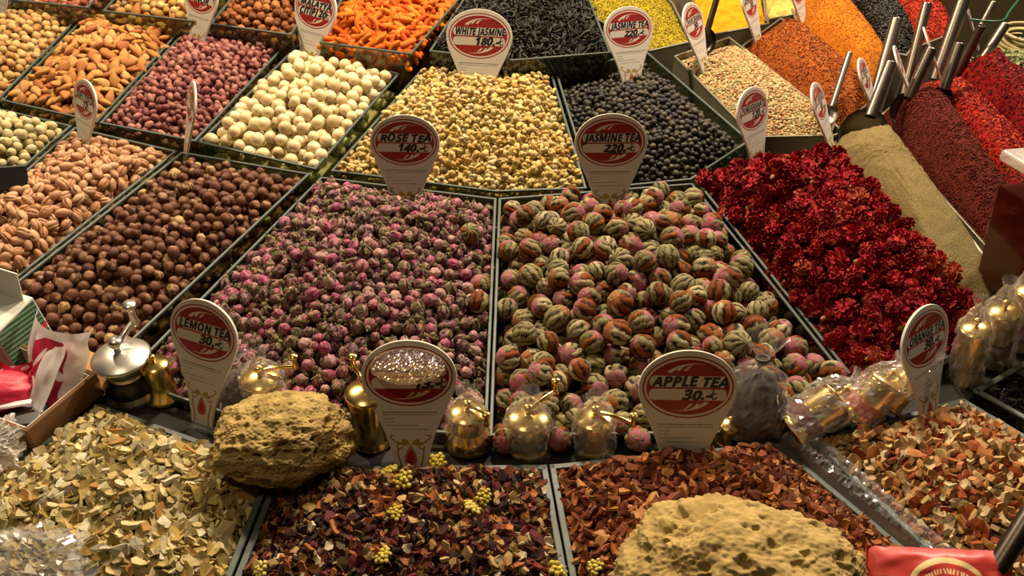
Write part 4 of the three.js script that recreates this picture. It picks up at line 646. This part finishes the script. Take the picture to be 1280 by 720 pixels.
makeScoop('dark scoop handle in the bottom right corner', [1236, 726], 0.04, [1290, 640], 0.075, 13, 0, M.steelDark);

// ---------------------------------------------------------------- the rest of the stall
{
  const jar = thing('sauce_jar', 'clear plastic jar of dark red sauce at the right edge', 'jar'), w = 0.044, b = 0.036, Hh = 0.13, sq = (r0, r1, h) => { const g = new THREE.CylinderGeometry(r1 * 1.414, r0 * 1.414, h, 4, 6); g.rotateY(Math.PI / 4); const f = g.toNonIndexed(); f.computeVertexNormals(); return f; };
  part('jar_wall', sq(b, w, Hh).translate(0, Hh / 2, 0), new THREE.MeshPhysicalMaterial({ color: 0xf4efe6, roughness: 0.08, transmission: 1, thickness: 0, ior: 1.5 }), jar);
  part('sauce', sq(b - 0.002, w - 0.003, Hh - 0.028).translate(0, (Hh - 0.028) / 2 + 0.002, 0), std(0x3a0a05, 0.25), jar);
  part('lid', new RoundedBoxGeometry(w * 2 + 0.008, 0.012, w * 2 + 0.008, 3, 0.004).translate(0, Hh + 0.004, 0), new THREE.MeshPhysicalMaterial({ color: 0xf0ece4, roughness: 0.25, transmission: 0.75, thickness: 0 }), jar);
  part('lid_dome', new THREE.CylinderGeometry(w * 0.62, w * 1.25, 0.022, 4).rotateY(Math.PI / 4).translate(0, Hh + 0.02, 0), new THREE.MeshPhysicalMaterial({ color: 0xf4f0e8, roughness: 0.12, transmission: 0.85, thickness: 0 }), jar);
  jar.position.copy(toWorld(at(1284, 366, 0))); jar.rotation.set(TILT * RAD * 0.4, 0.25, -0.04); blockers.push([jar.position.clone().add(V(0, 0.07, 0)), 0.06]);
}
function cardboard(poly, n0, h, name, label, mat, inner) {
  const t = thing(name, label, 'box'), P = poly.map(([x, y]) => at(x, y, n0)), c = P.reduce((s, p) => s.add(p), V(0, 0, 0)).multiplyScalar(1 / P.length); t.position.copy(toWorld(c)); t.quaternion.copy(STALL_Q);
  const q = P.map((p) => p.clone().sub(c)), g = new THREE.ExtrudeGeometry(new THREE.Shape(q.map((p) => new THREE.Vector2(p.x, -p.z))), { depth: 0.003, bevelEnabled: false }); g.rotateX(-Math.PI / 2); part('base', g, mat, t);
  q.forEach((a, i) => { const b = q[(i + 1) % q.length], L = a.distanceTo(b), w = part('wall', new RoundedBoxGeometry(L + 0.003, h, 0.004, 2, 0.001), mat, t); w.position.copy(a).add(b).multiplyScalar(0.5); w.position.y = h / 2; w.rotation.y = -Math.atan2(b.z - a.z, b.x - a.x); const e = part('lining', new THREE.BoxGeometry(L - 0.006, h - 0.002, 0.0008), inner, t); e.position.copy(w.position); const m = V(-(b.z - a.z), 0, b.x - a.x).normalize(); if (m.dot(w.position) > 0) m.negate(); e.position.addScaledVector(m, 0.0026); e.position.y = h / 2; e.rotation.y = w.rotation.y; });
  return t;
}
seed(1700);
{
  cardboard([[128, 492], [46, 562], [-70, 520], [30, 452]], -0.002, 0.026, 'cardboard_box', 'open brown cardboard box with white lining at the left edge', std(0x7a5430, 0.8, 0, { bumpMap: grainTex, bumpScale: 0.0004 }), std(0xcfc6b4, 0.6));
  const kraft = thing('kraft_lid', 'flat brown cardboard flap behind the open box', 'cardboard'); part('sheet', new RoundedBoxGeometry(0.07, 0.004, 0.03, 2, 0.001), std(0xa87c46, 0.8), kraft); kraft.position.copy(toWorld(at(108, 458, 0.012))); kraft.quaternion.copy(STALL_Q).multiply(new THREE.Quaternion().setFromEuler(new THREE.Euler(0, -0.45, 0)));
  const pack = thing('tissue_pack', 'torn pack of white tissue with red print in the cardboard box', 'tissue pack');
  const sheet = (w, h, bend, lift, k) => { const g = new THREE.PlaneGeometry(w, h, 20, 16), p = g.attributes.position; for (let i = 0; i < p.count; i++) { const u = p.getX(i) / w + 0.5, v = p.getY(i) / h + 0.5, a = (u - 0.5) * bend; p.setXYZ(i, Math.sin(a) * w / Math.max(Math.abs(bend), 0.01), v * h * (1 - 0.1 * u), (Math.cos(a) - 1) * w / Math.max(Math.abs(bend), 0.01) * 1.4 + 0.004 * noise(u * 2 + k, v * 2, k) - v * lift); } g.computeVertexNormals(); return g; };
  const white = new THREE.MeshPhysicalMaterial({ color: 0xf6f2ee, roughness: 0.85, transmission: 0.4, thickness: 0, side: THREE.DoubleSide }), redPrint = new THREE.MeshStandardMaterial({ color: 0xffffff, roughness: 0.5, side: THREE.DoubleSide, map: noiseTexture(128, (u, v) => { const k = loop4(u, v, 0.7, 4) > -0.35; return k ? [186, 30, 56] : [232, 216, 214]; }, true) });
  [[0.074, 0.07, 1.5, 0.034, 1, white, 0.004, 0.004], [0.056, 0.062, 2.4, 0.036, 2, redPrint, 0.004, 0.012], [0.032, 0.056, -1.5, 0.05, 3, white, 0.006, 0.026], [0.05, 0.04, 2.2, 0.03, 5, redPrint, -0.034, 0.02]].forEach(([w, h, b, l, k, m, dx, dz]) => { const s = part('sheet', sheet(w, h, b, l, k), m, pack); s.position.set(dx, 0, dz); s.rotation.y = -0.25; });
  pack.position.copy(toWorld(at(38, 512, 0.002))); pack.rotation.y = -0.2; blockers.push([pack.position.clone().add(V(0, 0.03, 0)), 0.04]);
  const bag = thing('red_goods_bag', 'glossy red and white plastic pouch lying in the cardboard box', 'pouch'); part('pouch', blob(24, 16, [0.034, 0.018, 0.022], (x, y, z) => 1 + 0.1 * noise(x * 3, y * 3, z * 3)), redPrint, bag); part('seam', new THREE.BoxGeometry(0.06, 0.002, 0.006), white, bag).position.set(0, 0, 0.022); bag.position.copy(toWorld(at(-4, 492, 0.022))); bag.rotation.y = 0.3;
  const wallet = thing('black_wallet', 'flat black wallet in the front of the cardboard box', 'wallet'); part('cover', new RoundedBoxGeometry(0.05, 0.012, 0.03, 4, 0.004), M.black, wallet); part('flap', new RoundedBoxGeometry(0.05, 0.003, 0.014, 3, 0.001).translate(0, 0.0072, 0.006), M.black, wallet); wallet.position.copy(toWorld(at(18, 526, 0.012))); wallet.quaternion.copy(STALL_Q).multiply(new THREE.Quaternion().setFromEuler(new THREE.Euler(0, 0.1, 0)));
  const wb = thing('white_carton', 'white carton with a green striped side at the left edge', 'carton');
  const stripe = noiseTexture(64, (u, v) => (((v * 9 + u * 2) % 1) < 0.5 ? [46, 84, 56] : [120, 150, 118]), true);
  part('carton_body', new RoundedBoxGeometry(0.056, 0.05, 0.05, 3, 0.002), std(0xc9cabe, 0.55), wb); part('striped_side', new THREE.PlaneGeometry(0.046, 0.046).rotateY(Math.PI / 2).translate(0.0284, 0, 0), new THREE.MeshStandardMaterial({ map: stripe, roughness: 0.5 }), wb); part('flap', new RoundedBoxGeometry(0.05, 0.03, 0.0016, 2, 0.0006).rotateX(-0.25).translate(-0.002, 0.038, -0.022), std(0xd8d6cc, 0.55), wb);
  wb.position.copy(toWorld(at(0, 408, 0.032))); wb.quaternion.copy(STALL_Q).multiply(new THREE.Quaternion().setFromEuler(new THREE.Euler(0.1, -0.35, 0))); blockers.push([wb.position, 0.035]);
  const bc = thing('black_sign', 'small black sign plate cut by the left edge', 'sign'); part('plate', new RoundedBoxGeometry(0.06, 0.028, 0.006, 3, 0.002), std(0x0b0b0c, 0.4), bc); part('foot', new THREE.CylinderGeometry(0.002, 0.002, 0.04, 10).translate(0, -0.032, 0), M.black, bc); bc.position.copy(toWorld(at(-2, 224, 0.035))); bc.rotation.set(-0.3, 0.75, 0.04); blockers.push([bc.position, 0.03]);
  // loose plastic
  const crumple = (name, label, px, n, half, k, mat, turn = 0) => { const t = thing(name, label, 'plastic bag'); let g = new THREE.IcosahedronGeometry(1, 14); bare(g); const p = g.attributes.position; for (let i = 0; i < p.count; i++) { const x = p.getX(i), y = p.getY(i), z = p.getZ(i), e = 1 + 0.28 * noise(x * 1.6 + k, y * 1.6, z * 1.6) + 0.16 * (1 - 2 * Math.abs(noise(x * 4 + k, y * 4, z * 4))) + 0.06 * noise(x * 10, y * 10, z * 10 + k); p.setXYZ(i, x * e * half[0], y * e * half[1], z * e * half[2]); } g.computeVertexNormals(); part('film', g, mat, t); t.position.copy(toWorld(at(px[0], px[1], n))); t.quaternion.copy(STALL_Q).multiply(new THREE.Quaternion().setFromEuler(new THREE.Euler(0, turn, 0))); blockers.push([t.position, Math.min(half[0], half[2])]); return t; };
  crumple('clear_plastic_bag', 'crumpled clear plastic bag in the bottom left corner', [22, 712], 0.018, [0.046, 0.018, 0.03], 4, M.plastic);
  const milky = new THREE.MeshPhysicalMaterial({ color: 0xe9e2d6, roughness: 0.3, transmission: 0.6, thickness: 0, side: THREE.DoubleSide, flatShading: true });
  crumple('milky_plastic_bag', 'milky crumpled plastic bag left of the apple chips', [-14, 560], 0.012, [0.026, 0.018, 0.026], 9, milky);
  const rp = document.createElement('canvas'); rp.width = 512; rp.height = 256; const rc = rp.getContext('2d'); rc.fillStyle = '#b8352c'; rc.fillRect(0, 0, 512, 256); rc.strokeStyle = '#e0c58a'; rc.lineWidth = 16; rc.beginPath(); rc.ellipse(256, 110, 130, 80, 0, 3.3, 6.1); rc.stroke(); rc.lineWidth = 6; for (let i = 0; i < 22; i++) { const a = 3.4 + i * 0.12; rc.beginPath(); rc.moveTo(256 + Math.cos(a) * 104, 110 + Math.sin(a) * 58); rc.lineTo(256 + Math.cos(a) * 88 + rr(-6, 6), 110 + Math.sin(a) * 44); rc.stroke(); }
  const rt = new THREE.CanvasTexture(rp); rt.colorSpace = THREE.SRGBColorSpace;
  const pouch = thing('red_packet', 'glossy red packet with gold print at the bottom right', 'packet'), pg = new THREE.PlaneGeometry(0.1, 0.06, 30, 20), pp = pg.attributes.position;
  for (let i = 0; i < pp.count; i++) { const u = pp.getX(i) / 0.05, v = pp.getY(i) / 0.03; pp.setZ(i, 0.014 * Math.pow(Math.max(0, (1 - u * u) * (1 - v * v)), 0.5) + 0.0012 * noise(u * 3, v * 3, 2)); } pg.computeVertexNormals();
  const back = pg.clone(); for (let i = 0; i < pp.count; i++) back.attributes.position.setZ(i, -pp.getZ(i) * 0.5); back.computeVertexNormals();
  const rm = new THREE.MeshPhysicalMaterial({ map: rt, roughness: 0.5, clearcoat: 0.25, clearcoatRoughness: 0.3, side: THREE.DoubleSide }); part('front_film', pg, rm, pouch); part('back_film', back, rm, pouch);
  pouch.position.copy(toWorld(at(1176, 742, 0.035))); pouch.quaternion.copy(STALL_Q).multiply(new THREE.Quaternion().setFromEuler(new THREE.Euler(-0.9, 0, -0.04))); blockers.push([pouch.position, 0.03]);
  // clear film drawn over the divider between the two front right trays
  const film = thing('divider_film', 'crinkled clear film stretched over the divider between the right front trays', 'plastic film'), fp = [], nu = 70, nv = 12;
  const a0 = at(972, 551, 0.004), a1 = at(1182, 718, 0.004), b0 = at(1016, 540, 0.004), b1 = at(1204, 700, 0.004), grid = [];
  for (let i = 0; i <= nu; i++) for (let j = 0; j <= nv; j++) { const u = i / nu, v = j / nv, p = a0.clone().lerp(a1, u).lerp(b0.clone().lerp(b1, u), v); p.y += 0.006 * Math.pow(Math.abs(Math.sin(v * 6.2832)), 0.7) + 0.003 * (1 - Math.abs(noise(u * 12, v * 3, 1))) + 0.0016 * noise(u * 40, v * 6, 7) - 0.008 * (v < 0.05 || v > 0.95 ? 1 : 0); grid.push(p); }
  for (let i = 0; i < nu; i++) for (let j = 0; j < nv; j++) { const A = grid[i * (nv + 1) + j], B = grid[i * (nv + 1) + j + 1], C = grid[(i + 1) * (nv + 1) + j], D = grid[(i + 1) * (nv + 1) + j + 1]; for (const q of [A, C, B, B, C, D]) fp.push(q.x, q.y, q.z); }
  const fg = new THREE.BufferGeometry(); fg.setAttribute('position', new THREE.Float32BufferAttribute(fp, 3)); fg.computeVertexNormals(); part('film', fg, M.plastic, film); film.position.copy(ORIGIN); film.quaternion.copy(STALL_Q);
  // far top right: a metal box edge, twine and a green wire
  const mb = thing('metal_box', 'pale metal box edge at the top right corner', 'box'); part('box_wall', new RoundedBoxGeometry(0.3, 0.115, 0.16, 2, 0.002).translate(0, -0.033, -0.075), std(0xa39a80, 0.4, 0.4), mb); part('box_rim', new RoundedBoxGeometry(0.3, 0.006, 0.024, 2, 0.002).translate(0, 0.027, 0), std(0xb5ac92, 0.35, 0.5), mb); mb.position.copy(toWorld(at(1262, 14, 0.01))); mb.quaternion.copy(STALL_Q).multiply(new THREE.Quaternion().setFromEuler(new THREE.Euler(0, -0.12, 0)));
  const tw = thing('twine_coil', 'coil of straw coloured twine at the right edge', 'twine'); for (let i = 0; i < 6; i++) { const g = new THREE.TorusGeometry(0.034 + rr(-0.004, 0.004), 0.0024, 8, 40).rotateX(Math.PI / 2 + rr(-0.15, 0.15)).translate(rr(-0.003, 0.003), i * 0.0042, rr(-0.003, 0.003)); part('loop', g, std(0x9c8c60, 0.9), tw); } tw.position.copy(toWorld(at(1282, 58, 0.012))); tw.quaternion.copy(STALL_Q);
  const gw = thing('green_wire', 'thin green wire at the top right', 'wire'); part('wire', new THREE.TubeGeometry(new THREE.CatmullRomCurve3([[1276, -4], [1262, 14], [1252, 26], [1228, 26], [1212, 24]].map(([x, y]) => toWorld(at(x, y, 0.07)))), 30, 0.0016, 8, false), std(0x1d4a34, 0.4), gw);
}

// ---------------------------------------------------------------- put the pieces out: those that show largest are things, the rest of each heap is stuff
{
  const W = 1280, HH = 720, zb = new Float32Array(W * HH).fill(1e9), ib = new Int32Array(W * HH).fill(-1), all = [];
  for (const h of heaps) for (const it of h.items) { it.w = toWorld(V(it.x, it.y, it.z)); it.vis = 0; all.push(it); }
  const draw = (w, r, id) => { const p = project(w), R = r * FOCAL / p.d; if (p.x < -R || p.x > W + R || p.y < -R || p.y > HH + R) return; const x0 = Math.max(0, Math.ceil(p.x - R)), x1 = Math.min(W - 1, Math.floor(p.x + R)), y0 = Math.max(0, Math.ceil(p.y - R)), y1 = Math.min(HH - 1, Math.floor(p.y + R)); for (let y = y0; y <= y1; y++) for (let x = x0; x <= x1; x++) { const e = ((x - p.x) ** 2 + (y - p.y) ** 2) / (R * R); if (e > 1) continue; const d = p.d - r * Math.sqrt(1 - e), i = y * W + x; if (d < zb[i]) { zb[i] = d; ib[i] = id; } } };
  all.forEach((it, i) => draw(it.w, it.r, i)); for (const [p, r] of blockers) draw(p, r, -2);
  for (let i = 0; i < ib.length; i++) if (ib[i] >= 0) all[ib[i]].vis++;
  const byKind = new Map(); for (const it of all) { if (!byKind.has(it.kind)) byKind.set(it.kind, []); byKind.get(it.kind).push(it); }
  const SINGLE = { teaball: 1, rosebud: 1, redflower: 1, whiteball: 1, hazelnut: 1, pistachio: 1, almond: 1, peanut: 1, chickpea: 1, palepea: 1, nugget: 1, cornnut: 1, pinknut: 1, stick: 1, jasmine: 1, pearl: 1, applechip: 1, redchip: 1, orangechip: 1, mixchip: 1, yellowflower: 1 };
  const PHRASE = {
    hazelnut: 'roasted brown hazelnut', pistachio: 'tan pistachio in its split shell', whiteball: 'round cream sugared chickpea', almond: 'brown shelled almond', peanut: 'red skinned peanut', chickpea: 'roasted tan chickpea', palepea: 'pale dried chickpea',
    nugget: 'glazed brown nut', cornnut: 'roasted nut of the mixed heap', pinknut: 'pinkish peanut', stick: 'bright orange corn stick', jasmine: 'golden dried jasmine blossom', pearl: 'small black rolled tea pearl', applechip: 'pale dried apple chip',
    redchip: 'red brown dried apple chip', orangechip: 'dried citrus peel chip', mixchip: 'dried fruit tea piece', redflower: 'ruffled crimson dried flower', yellowflower: 'small cluster of yellow florets',
  };
  const placeIn = (it) => { if (it.kind === K.teaball && it.heap === H.rose) return 'strayed among the rosebuds'; if (it.kind === K.teaball && it.y < 0.001 && it.z > H.ball.box[3] - 0.012) return 'strayed onto the dark ledge'; const b = it.heap.box, u = (it.x - b[0]) / (b[1] - b[0]), w = (it.z - b[2]) / (b[3] - b[2]), row = w < 0.34 ? 'back' : w < 0.67 ? 'middle' : 'front', side = u < 0.34 ? 'left' : u < 0.67 ? 'centre' : 'right'; return 'in the ' + row + ' ' + side + ' of its heap'; };
  const GROUP = { teaball: 'tea balls in the middle tray', rosebud: 'rosebuds in the middle tray', redflower: 'crimson dried flowers', whiteball: 'cream sugared chickpeas', hazelnut: 'hazelnuts in their tray', pistachio: 'pistachios in their tray', almond: 'almonds in their tray', peanut: 'red peanuts in their tray', chickpea: 'roasted chickpeas in their tray', palepea: 'pale chickpeas in their tray', nugget: 'glazed nuts at the back', cornnut: 'mixed nuts at the back', pinknut: 'pink peanuts at the back', stick: 'orange corn sticks', jasmine: 'jasmine blossoms in their tray', pearl: 'black tea pearls in their tray', applechip: 'apple chips in the front left tray', redchip: 'red brown chips in the front tray', orangechip: 'citrus chips in the front right tray', mixchip: 'fruit tea pieces in the front tray', yellowflower: 'yellow flowers on the fruit tea' };
  const proto = new Map();
  for (const [kname, k] of Object.entries(K)) {
    const list = byKind.get(k); if (!list || !SINGLE[kname]) continue;
    list.sort((a, b) => b.vis - a.vis);
    for (const it of list.slice(0, 300)) {
      if (it.vis < 5) break; it.single = true;
      const v = k.variants[it.variant]; let o = proto.get(v);
      if (!o) { if (v.parts.length === 1) { o = new THREE.Mesh(v.parts[0].geo, v.parts[0].mat); } else { o = new THREE.Group(); for (const p of v.parts) part(p.name, p.geo, p.mat, o); } proto.set(v, o); }
      const c = o.clone(); c.name = numbered(k.name); c.userData = {}; tag(c, (v.label ?? PHRASE[kname]) + ', ' + placeIn(it), k.category, GROUP[kname]);
      c.position.copy(it.w); c.quaternion.copy(STALL_Q).multiply(it.q); c.scale.setScalar(it.s); scene.add(c);
    }
  }
  const mtx = new THREE.Matrix4(), col = new THREE.Color();
  for (const h of heaps) {
    const t = thing(h.name, h.label, 'heap', null, 'stuff'); t.quaternion.copy(STALL_Q); t.position.copy(toWorld(V(h.A.x, h.n0, h.A.z)));
    const powder = !!h.tex, drop = powder ? 0.0004 : (h.bodyDrop ?? Math.max(...h.items.slice(0, 50).map((i) => i.kind.rad), 0.002) * 1.7);
    let mat; if (powder) { h.tex.repeat.set(9, 9); mat = new THREE.MeshPhysicalMaterial({ map: h.tex, roughness: 0.95, specularIntensity: 0.2, bumpMap: grainFor(), bumpScale: 0.0009 }); } else { const m = [0, 0, 0]; let n = 0; for (const it of h.items) { const c = meanColor(it.kind.variants[it.variant].parts[0].geo); m[0] += c[0]; m[1] += c[1]; m[2] += c[2]; n++; } mat = new THREE.MeshPhysicalMaterial({ color: new THREE.Color(m[0] / n, m[1] / n, m[2] / n), roughness: 0.85, specularIntensity: 0.25 }); }
    part('heap_body', heapBody(h, drop, powder ? 46 : 26, powder ? 130 : 84, null, powder ? (x, z) => 0.0011 * noise(x * 180, z * 180, 1) + 0.0006 * noise(x * 420, z * 420, 4) : null), mat, t);
    const sets = new Map(); for (const it of h.items) if (!it.single) { const v = it.kind.variants[it.variant]; if (!sets.has(v)) sets.set(v, []); sets.get(v).push(it); }
    for (const [v, list] of sets) for (const p of v.parts) {
      const im = new THREE.InstancedMesh(p.geo, p.mat, list.length); im.name = p.name + '_mass';
      list.forEach((it, i) => { mtx.compose(V(it.x - h.A.x, it.y - h.n0, it.z - h.A.z), it.q, V(it.s, it.s, it.s)); im.setMatrixAt(i, mtx); im.setColorAt(i, col.setRGB(it.tone, it.tone, it.tone)); });
      t.add(im);
    }
  }
  console.log('pieces', all.length, 'single', all.filter((i) => i.single).length, Object.entries(K).map(([n, k]) => n + ':' + (byKind.get(k)?.length ?? 0) + '/' + (byKind.get(k)?.filter((i) => i.vis >= 5).length ?? 0)).join(' '));
}
function meanColor(g) { if (!g.userData.mean) { const c = g.attributes.color, m = [0, 0, 0]; for (let i = 0; i < c.count; i++) { m[0] += c.getX(i) / c.count; m[1] += c.getY(i) / c.count; m[2] += c.getZ(i) / c.count; } g.userData.mean = m; } return g.userData.mean; }
function grainFor() { const t = grainTex.clone(); t.repeat.set(11, 11); return t; }
scene.traverse((o) => { if (o.isMesh) { o.castShadow = true; o.receiveShadow = true; } });
renderer.render(scene, camera);
